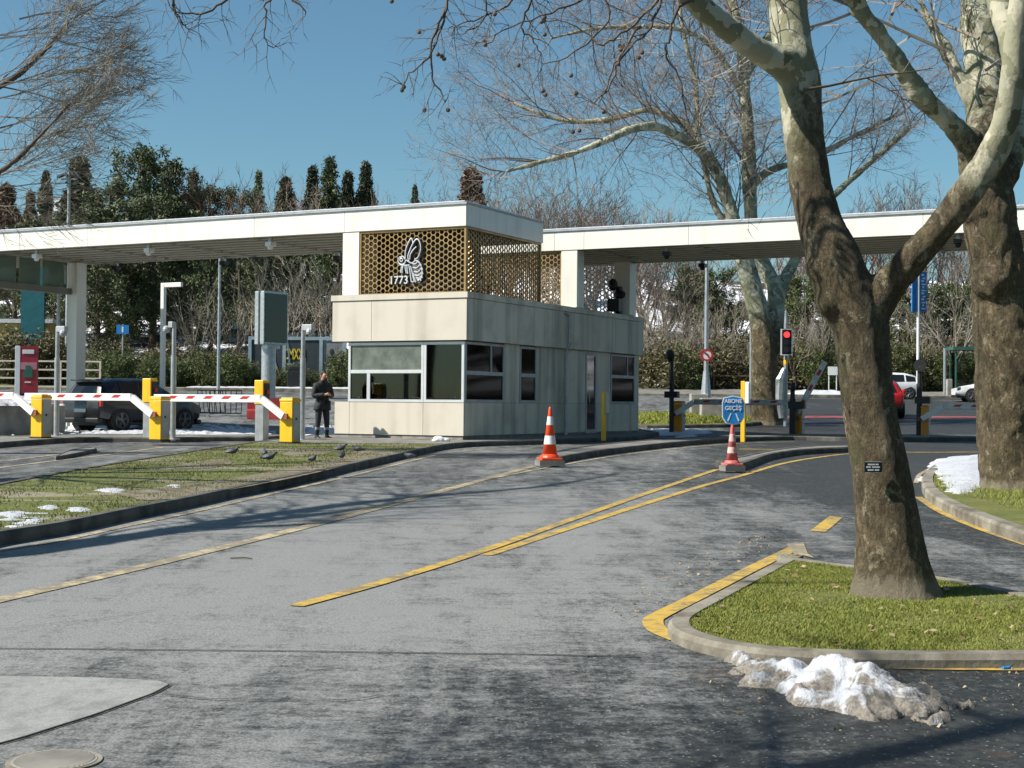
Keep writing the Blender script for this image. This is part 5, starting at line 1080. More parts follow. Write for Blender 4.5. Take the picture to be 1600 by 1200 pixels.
k = 0; seeds = [(631, 136), (655, 50), (690, 88), (694, 92), (663, 172), (700, 172), (757, 65), (773, 22), (851, 27), (850, 32), (851, 54), (810, 102), (970, 78), (973, 72), (998, 90), (1003, 82), (966, 100), (969, 72), (900, 146), (852, 148), (848, 142), (892, 118), (943, 175), (895, 206), (905, 204), (612, 2), (846, 34), (758, 70), (684, 85), (628, 141)]
for (x, y) in seeds:
    c = W(x, y, D1-.5+random.uniform(-.1, .1)); part('seed_ball', M['twig_red'] if x > 940 else M['twig_dark'], t1, lambda m: (m.blob(c, .016, seg=9), m.tube([c, c+Vector((.004, 0, .05)), c+Vector((-.003, 0, .11))], .0015, 3)))
rebase(t1)
pl = W(1364, 730, D1-.245)
pt = thing('tree_plate', 'small dark plate with white writing nailed to the big plane tree', 'plate', pl, R(8))
part('plate', M['black'], pt, lambda m: m.box(-.062, .062, -.008, .006, -.040, .040)); part('writing', M['white'], pt, lambda m: [m.box(-.05+dx, -.05+dx+w_, -.012, -.009, z, z+.010) for z, dx, w_ in ((.014, .01, .05), (.014, .066, .02), (-.004, 0, .03), (-.004, .04, .055), (-.024, .01, .04), (-.024, .06, .03))]+[m.box(-.060, .060, -.010, -.009, .036, .039), m.box(-.060, .060, -.010, -.009, -.039, -.036)])
# --- second plane tree at the right ---------------------------------------
D2 = P(1580, 762, .11).y; t2 = tree_root('rightmost plane tree standing on the right island beside thick snow', P(1580, 760, .1))
m2 = [(1585, 790, 62, 0), (1583, 755, 52, 0), (1577, 690, 47, 0), (1572, 610, 45, 0), (1572, 540, 46, 0), (1566, 470, 44, 0), (1556, 400, 42, 0), (1545, 340, 40, 0), (1540, 290, 38, 0), (1536, 240, 38, 0), (1542, 180, 32, .3), (1540, 110, 32, .5), (1532, 40, 31, .6), (1530, -40, 28, .7), (1525, -200, 22, .8)]
l2 = [(1540, 270, 28, 0), (1515, 225, 20, -.2), (1480, 190, 16, -.4), (1445, 155, 15, -.6), (1412, 110, 14, -.8), (1378, 60, 13, -1), (1345, 15, 12, -1.2), (1315, -30, 13, -1.4), (1260, -130, 11, -1.6)]
l3 = [(1545, 220, 16, .2), (1530, 190, 12, .3), (1508, 140, 10, .4), (1478, 80, 9, .6), (1450, 30, 8, .8), (1430, -20, 8, 1), (1400, -100, 6, 1.2)]
l4 = [(1550, 300, 26, .2), (1575, 250, 22, .4), (1590, 180, 20, .6), (1610, 110, 19, .8), (1650, 0, 16, 1)]
limbs('trunk', [path(D2, m2), path(D2, l2), path(D2, l3), path(D2, l4)], M['bark2'], t2, .04, .045, [(W(1550, 440, D2-.2), .3), (W(1530, 330, D2-.1), .25)])
pr_mid = dict(n=5, jit=.17, up=[.0, .02, .03], kids=[0, 4, 6, 6], ang=(25, 60), ratio=(.5, .75), rmin=.006)
mb = MB()
for (x, y, dx, dz, L_) in ((1530, 60, -.8, .5, 3), (1480, 80, -.9, .2, 3), (1430, -20, -.9, .1, 3.5), (1412, 110, -.7, -.2, 2.6), (1345, 15, -.8, .2, 3), (1590, 180, .8, .3, 3), (1540, 110, .6, .5, 3), (1345, 15, -.9, -.3, 2.5), (1380, 60, .5, .8, 2.2), (1500, 130, -.5, .8, 2.0)): grow(mb, W(x, y, D2), Vector((dx, random.uniform(-.3, .5), dz)), L_, .03, 3, pr_mid)
mb.build('twigs', M['twig_pale'], t2); rebase(t2)
# --- far plane tree behind the right canopy -------------------------------
D3 = 54.5; t3 = tree_root('far plane tree behind the right canopy with pale spreading limbs and brown trunk base', GX(1196, D3))
b3 = [(1200, 680, 30, 0), (1197, 650, 23, 0), (1195, 600, 21, 0), (1194, 550, 20, 0), (1188, 500, 17, 0), (1176, 455, 16, 0), (1165, 415, 15, 0), (1152, 370, 12, 0), (1143, 330, 10, 0), (1130, 290, 9.5, 0), (1118, 262, 9, 0), (1100, 240, 8.5, -.5), (1078, 222, 8, -1), (1055, 210, 7, -1.5), (1025, 198, 6.5, -2), (990, 201, 5.8, -2.5), (950, 218, 5, -3), (900, 238, 4.4, -3.3), (850, 252, 4, -3.6), (790, 268, 3.2, -4)]
c3 = [(1205, 550, 14, 0), (1212, 500, 13, .3), (1211, 450, 13, .6), (1195, 420, 12, .9), (1177, 370, 10, 1), (1172, 310, 11, 1), (1170, 260, 12, 1), (1168, 200, 10, 1), (1163, 150, 9.5, 1), (1160, 90, 9, 1.1), (1150, 30, 8, 1.2), (1135, -40, 7, 1.3)]
d3 = [(1212, 480, 11, .5), (1225, 440, 10, .8), (1240, 410, 9, 1.0), (1262, 360, 7, 1.2), (1290, 320, 6, 1.4), (1330, 280, 5, 1.6), (1370, 245, 4.5, 1.8), (1420, 200, 4, 2)]
e3 = [(1171, 290, 8, 1), (1190, 275, 6.5, 1.2), (1215, 262, 5.5, 1.5), (1260, 250, 4.5, 2), (1330, 215, 4, 2.4), (1400, 180, 3, 3)]
f3 = [(1100, 240, 7, -.5), (1080, 200, 6, 0), (1046, 183, 5.5, .3), (1010, 172, 5, .6), (960, 185, 4.5, .9), (900, 190, 3.6, 1.2), (850, 180, 3.2, 1.4), (800, 160, 2.6, 1.6)]
h3 = [(1150, 360, 7, .1), (1120, 330, 5, .4), (1105, 280, 4.6, .6), (1090, 200, 4.4, .9), (1087, 130, 4, 1.1), (1070, 60, 3.5, 1.3), (1060, 0, 3, 1.4)]
k3 = [(1163, 160, 6, 1), (1140, 110, 5, .8), (1110, 70, 4.6, .6), (1060, 45, 4.2, .3), (1000, 42, 3.8, 0), (930, 45, 3.2, -.4), (860, 60, 2.6, -.8)]
l3_ = [(1163, 130, 6, 1), (1190, 70, 5, 1.4), (1230, 20, 4.5, 1.8), (1270, -40, 4, 2)]
P3 = [b3, c3, d3, e3, f3, h3, k3, l3_]
limbs('trunk', [path(D3, q) for q in P3], M['bark3'], t3, .055, .03)
mb = MB(); pr_far = dict(n=5, jit=.20, up=[-.015, .0, .02, .02], kids=[0, 4, 5, 5], ang=(25, 62), ratio=(.48, .75), rmin=.0065)
for q in P3:
    for i in range(5 if q is c3 or q is d3 else 7 if q is b3 else 2, len(q)):
        x, y, rr, dd = q[i]; 
        if y < -10: continue
        x0_, y0_ = q[i-1][:2]; ax = Vector((x-x0_, 0, -(y-y0_))).normalized()
        for s in range(4 if rr < 5 else 3):
            sd = rv(); sd.z = abs(sd.z)*.9-.15; dr = ax*.75+sd*.8
            grow(mb, W(x+random.uniform(-8, 8), y, D3+dd), dr, random.uniform(2.2, 3.8), .020+.002*rr, 3, pr_far)
print('t3 twigs', len(mb.f)); mb.build('twigs', M['twig_brown'], t3); rebase(t3)
# dry hanging leaves of that tree
# --- fine bare tree at the top left ----------------------------------------
D4 = 30.0; t4 = tree_root('bare tree with fine grey twigs reaching in from the upper left corner', GX(-420, D4), 'bare_tree')
pr4 = dict(n=6, jit=.11, up=[.02, .03, .04, .02], kids=[0, 5, 6, 6], ang=(16, 42), ratio=(.5, .75), rmin=.0055)
mb = MB(); stem = [(-420, 720, 26, 0), (-415, 560, 22, 0), (-390, 440, 20, 0), (-350, 340, 17, 0)]
limbs('trunk', [path(D4, stem), path(D4, [(-390, 440, 18, 0), (-250, 360, 11, 0), (-110, 320, 7, -.3), (0, 268, 4.5, -.6), (60, 215, 3.2, -.8), (110, 160, 2.6, -.9)]), path(D4, [(-350, 340, 15, 0), (-240, 240, 11, .2), (-110, 190, 8, .3), (0, 135, 5, .4), (60, 90, 4, .5), (110, 30, 3, .6)]), path(D4, [(-350, 340, 15, 0), (-280, 180, 12, .6), (-160, 60, 8, 1), (-40, -10, 5, 1.2)])], M['trunk'], t4, .05, .02)
for (x, y, dx, dz, L_) in ((-60, 297, .9, .25, 3.0), (0, 268, .95, .15, 3.0), (30, 240, .9, .35, 3.0), (60, 215, .9, .2, 2.5), (-40, 290, .8, -.1, 3.2), (-110, 320, .8, -.15, 3.5), (60, 215, .6, .8, 2.4), (100, 165, .9, .2, 2), (-40, 160, .9, .1, 3.4), (0, 135, .9, .3, 3.0), (0, 135, .9, -.2, 2.8), (40, 100, .8, .4, 2.7), (60, 90, .9, 0, 2.4), (110, 30, .8, .3, 2.2), (80, 60, .8, -.2, 2.6), (-40, 160, .7, .8, 3), (-60, 0, .9, .2, 3.5), (-20, -10, .9, -.1, 3.5), (-60, 60, .9, 0, 3.4), (-90, 240, .95, .05, 3.6), (-90, 120, .9, 0, 3.6), (-60, 230, .9, .35, 3), (-30, 285, .95, .3, 3.2), (0, 200, .9, .1, 3), (0, 60, .9, .1, 3), (30, 30, .9, .3, 2.6), (-20, 180, .9, -.2, 3.2), (60, 120, .9, .2, 2.4)): grow(mb, W(x, y, D4+random.uniform(-.6, .6)), Vector((dx, random.uniform(-.3, .3), dz)), L_*.72, .022, 3, pr4)
mb.build('twigs', M['twig_pale'], t4); rebase(t4)
# --- trees left and behind the camera: they only throw the branch shadows ---
def shade_tree(label, base, H, lean, seed, fork=.4):
    random.seed(seed); r = tree_root(label, base); b = Vector(base); mb = MB()
    top = b+Vector((lean[0], lean[1], H*fork)); ps = [[(b+Vector((0, 0, -.2)), .36), (b.lerp(top, .5)+Vector((.1, 0, 0)), .28), (top, .24)]]
    for k in range(5):
        a = k*1.26+random.random()*.6; e = top+Vector((math.cos(a)*H*.32, math.sin(a)*H*.32, H*random.uniform(.35, .55))); m_ = top.lerp(e, .5)+Vector((0, 0, .3))
        ps.append([(top, .17), (m_, .11), (e, .05)])
        for q in (m_, e, top.lerp(m_, .5), m_.lerp(e, .5)):
            for _ in range(2): grow(mb, q, (e-top).normalized()*.7+rv()*.7, H*.24, .035, 2, dict(n=5, jit=.16, up=[.02], kids=[0, 3, 5], ang=(25, 55), ratio=(.45, .7), rmin=.009))
    limbs('trunk', ps, M['bark'], r, .06, .03); mb.build('twigs', M['twig_dark'], r); rebase(r)
def bough_tree():
    random.seed(3); S_ = Vector((.8, -2.8, 0)); b = Vector((-8.9, 13.3, g(13.3)))+S_; r = tree_root('plane tree standing left of the lane outside the picture whose bough shades the road', b); V_ = lambda t: Vector(t)+S_
    pa = [(V_((-8.9, 13.3, -.1)), .30), (V_((-9.0, 13.5, 2)), .24), (V_((-9.6, 14.2, 4.2)), .2), (V_((-10.6, 16.0, 6.2)), .17), (V_((-11.6, 17.8, 8)), .13), (V_((-11.9, 19.9, 9.6)), .12), (V_((-11.5, 22, 11)), .07), (V_((-10.8, 25, 11.6)), .04)]
    pb = [(V_((-9.6, 14.2, 4.2)), .15), (V_((-9.8, 15.6, 5.0)), .12), (V_((-9.9, 17.4, 6.4)), .09), (V_((-9.9, 19, 7.4)), .06)]; pc = [(V_((-10.6, 16, 6.2)), .13), (V_((-12, 16, 8)), .1), (V_((-13, 16, 10)), .05)]
    limbs('trunk', [pa, pb, pc], M['bark'], r, .05, .03); mb = MB()
    for p_ in (pa[3:], pb[1:], pc[1:]):
        for q, rr in p_:
            for _ in range(4): grow(mb, q, Vector((.1, 1.0, .3))+rv()*.7, 3.0, .035, 2, dict(n=5, jit=.16, up=[.02], kids=[0, 3, 5], ang=(25, 55), ratio=(.45, .7), rmin=.008))
    mb.build('twigs', M['twig_dark'], r); rebase(r)
bough_tree()
shade_tree('plane tree beside the left lane further on outside the picture', (-12.6, 20.5, g(20.5)), 9.5, (.3, .6), 5)
shade_tree('plane tree behind the viewer at the left whose shadow crosses the near road', (-6.5, 2.2, g(2)), 9, (.8, .4), 8)
random.seed(21)
# ================================================================ BACKGROUND VEGETATION
def tufts(cent, size, n_per, spread, flat=.6, up_bias=0.0, seed=0):
    r_ = np.random.default_rng(seed); N = len(cent)*n_per; c = np.repeat(np.asarray(cent), n_per, 0)+r_.normal(0, 1, (N, 3))*spread
    a = r_.normal(0, 1, (N, 3)); a[:, 2] = a[:, 2]*flat+up_bias; a /= np.linalg.norm(a, axis=1)[:, None]; b = r_.normal(0, 1, (N, 3)); b -= a*(a*b).sum(1)[:, None]; b /= np.linalg.norm(b, axis=1)[:, None]
    s = size*r_.uniform(.6, 1.4, (N, 1)); v = np.stack([c-a*s*.5-b*s*.28, c-a*s*.5+b*s*.28, c+a*s], 1).reshape(-1, 3); return v, np.arange(N*3).reshape(N, 3)
def crown(name, mat, pts, size, n_per, spread, parent, seed, **kw): v, f = tufts(pts, size, n_per, spread, seed=seed, **kw); return np_mesh(name, v, f, mat, parent)
def mk_cypress(seed, H=10., Rm=1.1, dense=650, mat='cypress'):
    r_ = np.random.default_rng(seed); root = empty('cypress_tree'); z = r_.uniform(.03, 1, dense)**.9; rad = Rm*np.minimum(1, (1-z)*2.6)**.75*(.72+.28*np.sin(z*17+seed))*np.minimum(1, .4+z*4); a = r_.uniform(0, 6.283, dense); q = r_.uniform(.3, 1, dense)**.5
    pts = np.stack([np.cos(a)*rad*q, np.sin(a)*rad*q, z*H], 1); crown('crown', M[mat], pts, .24, 20, .15, root, seed, up_bias=1.2); part('trunk', M['trunk'], root, lambda m: m.tube([(0, 0, -.6), (0, 0, H*.8)], [.16, .03], 6)); return root
def mk_fir(seed, H=11., Rm=2.6):
    r_ = np.random.default_rng(seed); root = empty('fir_tree'); pts = []; mb = MB(); mb.tube([(0, 0, -.6), (0, 0, H)], [.2, .03], 7)
    z = .12*H
    while z < H*.97:
        R0 = Rm*(1-z/H)**.8+.15
        for k in range(7):
            a = r_.uniform(0, 6.283); L_ = R0*r_.uniform(.65, 1.15); e = Vector((math.cos(a)*L_, math.sin(a)*L_, z+L_*r_.uniform(-.12, .25))); mb.tube([(0, 0, z), e], [.04, .012], 3, cap=False)
            for t in np.arange(.25, 1.05, .3/max(L_, .4)): pts.append(tuple(Vector((0, 0, z)).lerp(e, t)))
        z += .42
    crown('crown', M['pine'], pts, .22, 18, .14, root, seed, flat=.5); mb.build('trunk', M['trunk'], root); return root
def mk_pine(seed, H=11., Rm=3.6, open_=.5, mat='pine', size=.19, per=34):
    r_ = np.random.default_rng(seed); random.seed(seed); root = empty('pine_tree'); mb = MB(); ends = []; mb.tube([(0, 0, -.6), (.2, 0, H*.4), (.1, .1, H*.93)], [.3, .2, .06], 8)
    for k in range(15):
        z = H*(.20+.76*k/15); a = k*2.4+r_.uniform(-.4, .4); L_ = Rm*(1.05-.75*max(0, (z/H-.35)/.65)**1.4)*r_.uniform(.6, 1.1)
        grow(mb, Vector((.1, 0, z)), Vector((math.cos(a), math.sin(a), .25)), L_, .07, 2, dict(n=4, jit=.2, up=[.12, .1, .05], kids=[0, 3, 5], ang=(30, 60), ratio=(.4, .65), rmin=.012), ends)
    pts = np.array([tuple(e) for e in ends]); pts = np.concatenate([pts, pts+r_.normal(0, .35, pts.shape)]); pts = pts[r_.uniform(0, 1, len(pts)) < .62]; crown('crown', M[mat], pts, size, per, .21, root, seed, flat=.7, up_bias=.3); mb.build('trunk', M['trunk'], root); return root
def mk_bush(seed, H=3., Rm=1.8, mat='bushleaf', size=.10, n=460, per=26, name='bush'):
    r_ = np.random.default_rng(seed); root = empty(name); lob = r_.uniform(-1, 1, (7, 3))*[Rm*.6, Rm*.6, H*.25]+[0, 0, H*.5]; pts = []
    for i in range(n): c = lob[i % 7]; d = r_.normal(0, 1, 3); d /= np.linalg.norm(d); pts.append(c+d*[Rm*.55, Rm*.55, H*.42]*r_.uniform(.5, 1.05))
    pts = np.array(pts); pts = pts[pts[:, 2] > .05]; crown('crown', M[mat], pts, size, per, .14, root, seed, flat=1); mb = MB()
    for k in range(6): mb.tube([(0, 0, -.3), tuple(lob[k]*[.6, .6, .7]), tuple(lob[k])], [.05, .035, .02], 5)
    mb.build('stem', M['trunk'], root); return root
def mk_bare(seed, H=9., mat='twig_brown', spread=1.0, lv=3, kids=(0, 4, 5, 6), rmin=.014, stems=3):
    random.seed(seed); root = empty('bare_tree'); mb = MB(); pr = dict(n=5, jit=.14, up=[.05, .07, .10, .12], kids=list(kids), ang=(18, 48), ratio=(.45, .68), rmin=rmin)
    tr = MB(); tr.tube([(0, 0, -.6), (.1, 0, H*.15), (0, .1, H*.3)], [.2, .16, .13], 8)
    for k in range(stems+2): a = k*6.283/(stems+2)+random.random(); grow(mb, Vector((0, .05, H*random.uniform(.10, .3))), Vector((math.cos(a)*.55*spread, math.sin(a)*.55*spread, 1)), H*.62, .085, lv, pr)
    mb.build('crown', M[mat], root); tr.build('trunk', M[mat], root); return root
KIND = {}
for nm, fs in {'cyp': [lambda: mk_cypress(1), lambda: mk_cypress(2, Rm=.85)], 'cypd': [lambda: mk_cypress(3, Rm=1.3, mat='drycyp')], 'fir': [lambda: mk_fir(4)], 'pine': [lambda: mk_pine(5), lambda: mk_pine(6, Rm=4.0), lambda: mk_pine(7, H=11, Rm=3.2)],
               'bush': [lambda: mk_bush(8), lambda: mk_bush(9)], 'scrub': [lambda: mk_bush(10, mat='scrub', size=.14, n=300, per=10, name='shrub'), lambda: mk_bush(11, mat='scrub', size=.12, n=260, name='shrub')], 'bare': [lambda: mk_bare(12), lambda: mk_bare(13, spread=1.2), lambda: mk_bare(14)],
               'pale': [lambda: mk_bare(15, mat='twig_pale', lv=3, kids=(0, 3, 4, 5), rmin=.018), lambda: mk_bare(16, mat='twig_pale', kids=(0, 3, 4, 4), rmin=.02, spread=1.3)], 'gpine': [lambda: mk_pine(19, mat='bushleaf')], 'redbare': [lambda: mk_bare(17, mat='twig_red', kids=(0, 5, 6, 6), spread=.8)]}.items():
    KIND[nm] = [f() for f in fs]
BASEH = dict(gpine=11, cyp=10, cypd=10, fir=11, pine=11, bush=3, scrub=3, bare=9.5, pale=9.5, redbare=9.5); used_ = set()
random.seed(33)
def plant(kind, px, top, Y, label, group, wide=1.0, base=None, sink=.2):
    """tree at depth Y whose crown top reaches image row `top`"""
    src = random.choice(KIND[kind]); b = GX(px, Y); zt = W(px, top, Y).z; s = (zt-b.z)/BASEH[kind]
    if s < .15: return
    o = src if src.name not in used_ and not used_.add(src.name) else copy_tree(src)
    o.location = b-Vector((0, 0, sink)); o.scale = (s*wide, s*wide, s); o.rotation_euler = (0, 0, random.uniform(0, 6.28)); tag(o, label, 'shrub' if kind in ('bush', 'scrub') else 'tree', group); return o
G1 = 'conifers on the skyline'
for kd, px, top, Y, w, lb in [('cyp', 70, 268, 150, .8, 'slim dark cypress standing alone on the skyline at the far left'), ('cyp', 122, 250, 135, 1.5, 'broad dark cypress beside the twin floodlight mast'), ('cypd', 46, 298, 150, .9, 'short brownish cypress between the slim cypress and the left edge'), ('cypd', 8, 288, 140, 1.4, 'brown withered conifer at the left edge of the skyline'),
        ('fir', 402, 262, 150, .6, 'pointed small fir between the brown bare tree and the tall firs'), ('cyp', 445, 278, 150, 1.2, 'dark cypress at the left of the tall fir cluster'), ('cyp', 487, 262, 152, 1.0, 'slender cypress touching the left side of the biggest fir'), ('fir', 513, 240, 148, .9, 'biggest dark fir with a ragged crown left of the booth roof'), ('cyp', 542, 270, 150, 1.0, 'cypress directly right of the biggest fir'), ('cyp', 570, 256, 150, 1.0, 'lone cypress column rising just left of the booth roof'), ('cyp', 647, 290, 160, .6, 'tiny cypress tip above the booth roof'), ('cypd', 735, 264, 130, 1.4, 'brown ivy like conifer behind the right end of the booth roof'),
        ('pine', 213, 222, 118, .75, 'tallest dark pine with an irregular crown left of centre'), ('pine', 262, 246, 120, .8, 'dark pine right of the tallest pine'), ('pine', 292, 262, 122, .6, 'narrow dark pine rising beside the brown bare tree'), ('pine', 172, 282, 112, 1.0, 'lighter green pine left of the tallest pine'), ('pine', 322, 285, 125, .8, 'low dark pine before the brown bare tree'), ('redbare', 350, 256, 118, .9, 'rust brown bare tree on the skyline between the pines'), ('pine', 372, 290, 126, .7, 'low pine right of the rust brown tree'), ('pine', 150, 318, 105, .9, 'bright green low pine above the left canopy roof'), ('pine', 237, 300, 105, 1.0, 'bushy pine low over the middle of the left canopy roof'), ('bare', 425, 295, 118, 1.0, 'pale bare tree between fir and cypress cluster on the skyline'), ('bare', 470, 290, 120, 1.0, 'brownish bare crown in front of the biggest fir'), ('bare', 600, 300, 130, .8, 'thin bare crown just above the booth roof'), ('bare', 20, 318, 120, 1.3, 'low bare crown at the left edge above the canopy')]:
    plant(kd, px, top, Y, lb, G1 if kd not in ('bare', 'redbare') else None, w)
G2 = 'pines in the wood behind the left canopy'; l2_ = 'dark pine in the wood between the left canopy and the hedge'
for px, top, Y in [(150, 385, 99), (195, 360, 101), (240, 375, 104), (330, 370, 106), (375, 360, 101), (430, 370, 104), (480, 360, 106), (525, 370, 103), (570, 350, 108), (20, 360, 104), (60, 340, 108), (100, 330, 110), (310, 330, 112), (390, 330, 114), (450, 325, 116), (260, 340, 112)]: plant('pine', px, top, Y, l2_, G2, random.uniform(.8, 1.15))
for px, top, Y, w in [(450, 400, 96, 1), (485, 395, 97, 1.1), (520, 395, 96, .9), (505, 420, 94, 1), (395, 415, 95, .8), (350, 450, 94, 1.1), (425, 395, 99, .9), (310, 430, 95, .8)]: plant('pale', px, top, Y, 'pale bare tree in front of the dark pines left of the booth', 'pale bare trees left of the booth', w)
for i, px in enumerate(range(-20, 560, 30)): 
    if px < 160: continue
    plant('bush', px, (570 if 395 < px < 545 else 550)+random.uniform(-5, 8), 88+random.uniform(-.8, .8), 'evergreen bush in the clipped hedge row behind the left forecourt', 'evergreen hedge bushes', 1.1)
for px in range(-10, 170, 26): plant('scrub', px, (520 if px < 70 else 548)+random.uniform(0, 18), 90+random.uniform(-1, 1.5), 'dry shrub on the snowy bank at the far left', 'dry shrubs on the left bank', 1.2)
for px in range(170, 560, 60): plant('scrub', px, 530+random.uniform(0, 25), 94+random.uniform(-1, 2), 'dry shrub behind the evergreen hedge', 'dry shrubs behind the hedge', 1.2)
# yellow building with teal banner at the far left
yb = thing('yellow_building', 'ochre building with a flat snowy roof seen behind the far left column', 'building', GX(25, 96), 0)
part('wall', simple('ochre_wall', (.42, .30, .10), .8), yb, lambda m: m.box(-3.2, 2.2, 0, 5, 0, 3.9)); part('roof', M['snow'], yb, lambda m: m.box(-3.3, 2.4, -.2, 5.2, 3.9, 4.15)); part('window', M['black'], yb, lambda m: [m.box(x, x+.9, -.02, .02, 1.6, 2.8) for x in (-2.6, -.9, .8)])
solo('teal_banner', simple('teal_fabric', (.004, .10, .12), .5), 'tall teal banner wall behind the glass screens at the far left', 'banner', lambda m: m.box(-.75, .75, -.1, .1, 0, 9.3), tuple(GX(50, 95)), 0)
# right wood ---------------------------------------------------------------
for px, top, Y in [(690, 310, 128), (740, 290, 126), (790, 283, 122), (835, 278, 118), (880, 280, 116), (925, 288, 118), (965, 300, 116), (1005, 318, 112), (1040, 330, 110), (1075, 335, 116), (905, 300, 108), (855, 300, 108), (810, 300, 110), (765, 310, 112), (1010, 340, 104), (960, 330, 104)]: plant('bare', px, top, Y, 'brown twiggy bare tree in the rounded grove behind the booth roof', 'bare grove behind the booth', random.uniform(1.0, 1.25))
for px, top, Y in [(1025, 390, 101), (1085, 400, 102), (1150, 410, 103), (1250, 330, 110), (1290, 320, 112), (1330, 300, 112), (1370, 290, 114), (1410, 300, 112), (1450, 290, 114), (1490, 285, 112), (1530, 300, 112), (1580, 290, 112), (1230, 360, 104), (1460, 370, 101), (1570, 360, 103)]: plant('bare', px, top, Y, 'brown bare tree in the tangled wood beyond the far street', 'bare trees of the right wood', random.uniform(.85, 1.2))
for px, top, Y in [(1060, 440, 96), (1015, 450, 96), (1130, 450, 97), (1240, 430, 97), (1490, 410, 92), (1475, 430, 94), (1350, 440, 95), (1560, 430, 95), (1090, 470, 95), (1300, 460, 94)]: plant('pale', px, top, Y, 'pale leafless young tree at the edge of the right wood', 'pale young trees of the right wood', random.uniform(.7, 1.0))
for px, top, Y in [(1085, 410, 103), (1115, 420, 101), (1260, 430, 98), (1290, 420, 102), (1385, 430, 100), (1420, 445, 98), (1455, 440, 99), (1500, 440, 99), (1540, 430, 100), (1230, 440, 102), (1590, 430, 100)]: plant(random.choice(('pine', 'gpine')), px, top, Y, 'mid green pine within the right wood behind the far street', 'pines of the right wood', random.uniform(.8, 1.1))
for px in range(1000, 1640, 24): plant('scrub', px, 545+random.uniform(-14, 14), 93.5+random.uniform(-1, 1.5), 'brown bramble shrub along the wire fence at the right wood', 'bramble shrubs along the right fence', 1.25)
for px in range(1010, 1640, 90): plant('scrub', px, 515+random.uniform(-15, 15), 98+random.uniform(-1, 1.5), 'tall shrub on the slope behind the right fence', 'tall shrubs on the right slope', 1.2)
for px in (1060, 1385, 1410, 1445, 1460, 1540, 1290): plant('bush', px, 540+random.uniform(-10, 20), 92, 'green evergreen bush before the right wood', 'evergreen bushes before the right wood', .9)
# thin wands of undergrowth
for i in range(20): plant('pale', 985+i*32, 500+random.uniform(-25, 25), 93+random.uniform(-1, 2), 'thin bare sapling behind the wire fence', 'bare saplings behind the fence', .8)
for ks in KIND.values():
    for o in ks:
        if o.name not in used_:
            for c in list(o.children): bpy.data.objects.remove(c)
            bpy.data.objects.remove(o)
for x, y, h_ in [(24, 2, 10), (27, 8, 11), (23, 14, 10), (29, 19, 12), (26, 26, 11), (31, 33, 12), (28, -6, 11), (20, -14, 11), (12, -18, 12), (3, -20, 11), (-6, -19, 12), (-16, -22, 11), (8, -26, 13), (33, 12, 13), (36, 24, 13), (38, 38, 13), (42, 52, 13), (48, 62, 13), (54, 72, 12), (46, 45, 12)]:  # unseen pines added to dim the sky fill and darken window reflections
    o = copy_tree(random.choice(KIND['pine'])); o.location = (x, y, g(y)-.3); s_ = h_/11*1.15; o.scale = (s_, s_, s_); o.rotation_euler = (0, 0, random.uniform(0, 6)); tag(o, 'unseen dark pine added to cut the sky fill', 'tree', 'added pines outside the picture')
# white distant house fragments on the hill at the left
solo('distant_house', M['white'], 'tiny pale house high on the left hill between two cypresses', 'house', lambda m: (m.box(-2, 2, 0, 4, 0, 4), m.box(-1.2, -.4, -.05, 0, 2, 3), m.box(.4, 1.2, -.05, 0, 2, 3), m.box(2.1, 4, .5, 3, 0, 2.8)), tuple(GX(84, 170)-Vector((0, 0, -5.5))), 0)
# ================================================================ GRASS
def litter(label, poly, n, base, clip, seed, sz=.03, cols=None):
    r_ = np.random.default_rng(seed); A = np.array(poly); q = r_.uniform(np.maximum(A.min(0), clip[0]), np.minimum(A.max(0), clip[1]), (n*3, 2)); q = q[inpoly(q, poly)][:n]; N = len(q); a = r_.uniform(0, 6.28, N); s = sz*r_.uniform(.4, 1.2, N)
    V = np.zeros((N, 4, 3)); 
    for k_, (u, v_) in enumerate(((-1, 0), (0, -.6), (1, 0), (0, .6))):
        V[:, k_, 0] = q[:, 0]+(u*np.cos(a)-v_*np.sin(a))*s; V[:, k_, 1] = q[:, 1]+(u*np.sin(a)+v_*np.cos(a))*s; V[:, k_, 2] = np.interp(q[:, 1], GY, GZ)+base+r_.uniform(0, .02, N)
    V = V.reshape(-1, 3); c = V.mean(0); o = np_mesh('fallen_leaves', V-c, np.arange(N*4).reshape(N, 4), cols or M['deadleaf']); o.location = c; tag(o, label, 'leaf litter', None, 'stuff')
M['deadleaf'] = leaf('dead_leaves', (.20, .11, .05), (.42, .34, .20))
def inpoly(P_, pts):
    A = np.array(pts); B_ = np.roll(A, -1, 0); c = np.zeros(len(P_), bool)
    for a, b in zip(A, B_):
        with np.errstate(divide='ignore', invalid='ignore'): c ^= ((a[1] > P_[:, 1]) != (b[1] > P_[:, 1])) & (P_[:, 0] < (b[0]-a[0])*(P_[:, 1]-a[1])/(b[1]-a[1]+1e-12)+a[0])
    return c
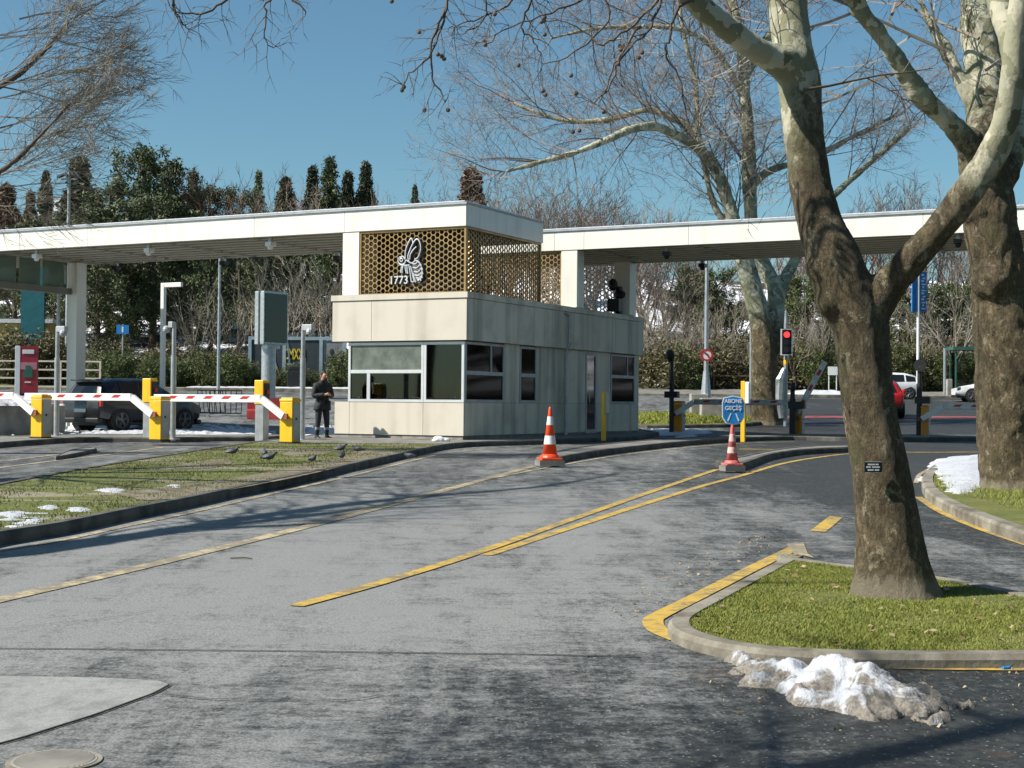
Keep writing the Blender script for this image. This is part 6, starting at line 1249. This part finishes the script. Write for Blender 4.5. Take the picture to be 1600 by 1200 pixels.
def grass(label, poly, n, h, base, clip, wd=.004, seed=1, clump=.0, mat='blade'):
    r_ = np.random.default_rng(seed); A = np.array(poly); lo, hi = np.maximum(A.min(0), clip[0]), np.minimum(A.max(0), clip[1]); q = r_.uniform(lo, hi, (n*3, 2)); q = q[inpoly(q, poly)][:n]
    den = np.array([noise.noise(Vector((x*1.3, y*1.3, 5.5))) for x, y in q]); q = q[r_.uniform(-.6, .6, len(q)) < den+clump]; den = np.array([noise.noise(Vector((x*2.2, y*2.2, 9))) for x, y in q])
    N = len(q); z = np.interp(q[:, 1], GY, GZ)+base; a = r_.uniform(0, 6.283, N); hh = h*r_.uniform(.5, 1.3, N)*(1+.7*den); ln = r_.normal(0, .6, (N, 2))*hh[:, None]; dx = np.stack([np.cos(a), np.sin(a)], 1)*wd
    v = np.zeros((N, 3, 3)); v[:, 0, :2] = q-dx; v[:, 1, :2] = q+dx; v[:, 2, :2] = q+ln; v[:, :2, 2] = z[:, None]; v[:, 2, 2] = z+hh
    v = v.reshape(-1, 3); c = v.mean(0); o = np_mesh('grass', v-c, np.arange(N*3).reshape(N, 3), M[mat]); o.location = c; tag(o, label, 'grass', None, 'stuff')
grass('bright green grass on the near island under the big tree', innE, 150000, .020, .063, ((-2, 6), (8, 16)), .003, 1, .12); grass('bright green grass on the right island', innF, 40000, .05, .105, ((6, 14), (14, 24)), .005, 2, .3)
gA = clip_x(innA, split); M['blade2'] = leaf('olive_grass_blades', (.08, .10, .012), (.23, .25, .045)); grass('short olive grass on the grass paving', gA, 45000, .035, .105, ((-16, 12), (0, 38)), .008, 3, -.05, 'blade2')
grass('bright grass strip on the verge before the far plane tree', [tuple(XY(*q)) for q in [(995, 667), (1100, 667), (1200, 661), (1218, 655), (1160, 649), (995, 650)]], 22000, .10, .11, ((0, 40), (25, 75)), .02, 4, .6)

litter('brown fallen leaves scattered over the near grass island', innE, 130, .085, ((-2, 6), (8, 16)), 11); litter('small brown debris on the road beside the near kerb', [XY(*q) for q in [(1225, 848), (1170, 872), (1060, 925), (985, 968), (940, 960), (1060, 880), (1200, 830)]], 260, .002, ((-5, 6), (12, 20)), 12, .016)
litter('leaf debris and grit on the asphalt before the snow heap', [XY(*q) for q in [(1100, 1050), (1600, 1045), (1600, 1150), (1150, 1150)]], 160, .002, ((-5, 5), (12, 12)), 13, .010); litter('fallen leaves on the right island lawn', innF, 80, .12, ((6, 14), (14, 24)), 14)
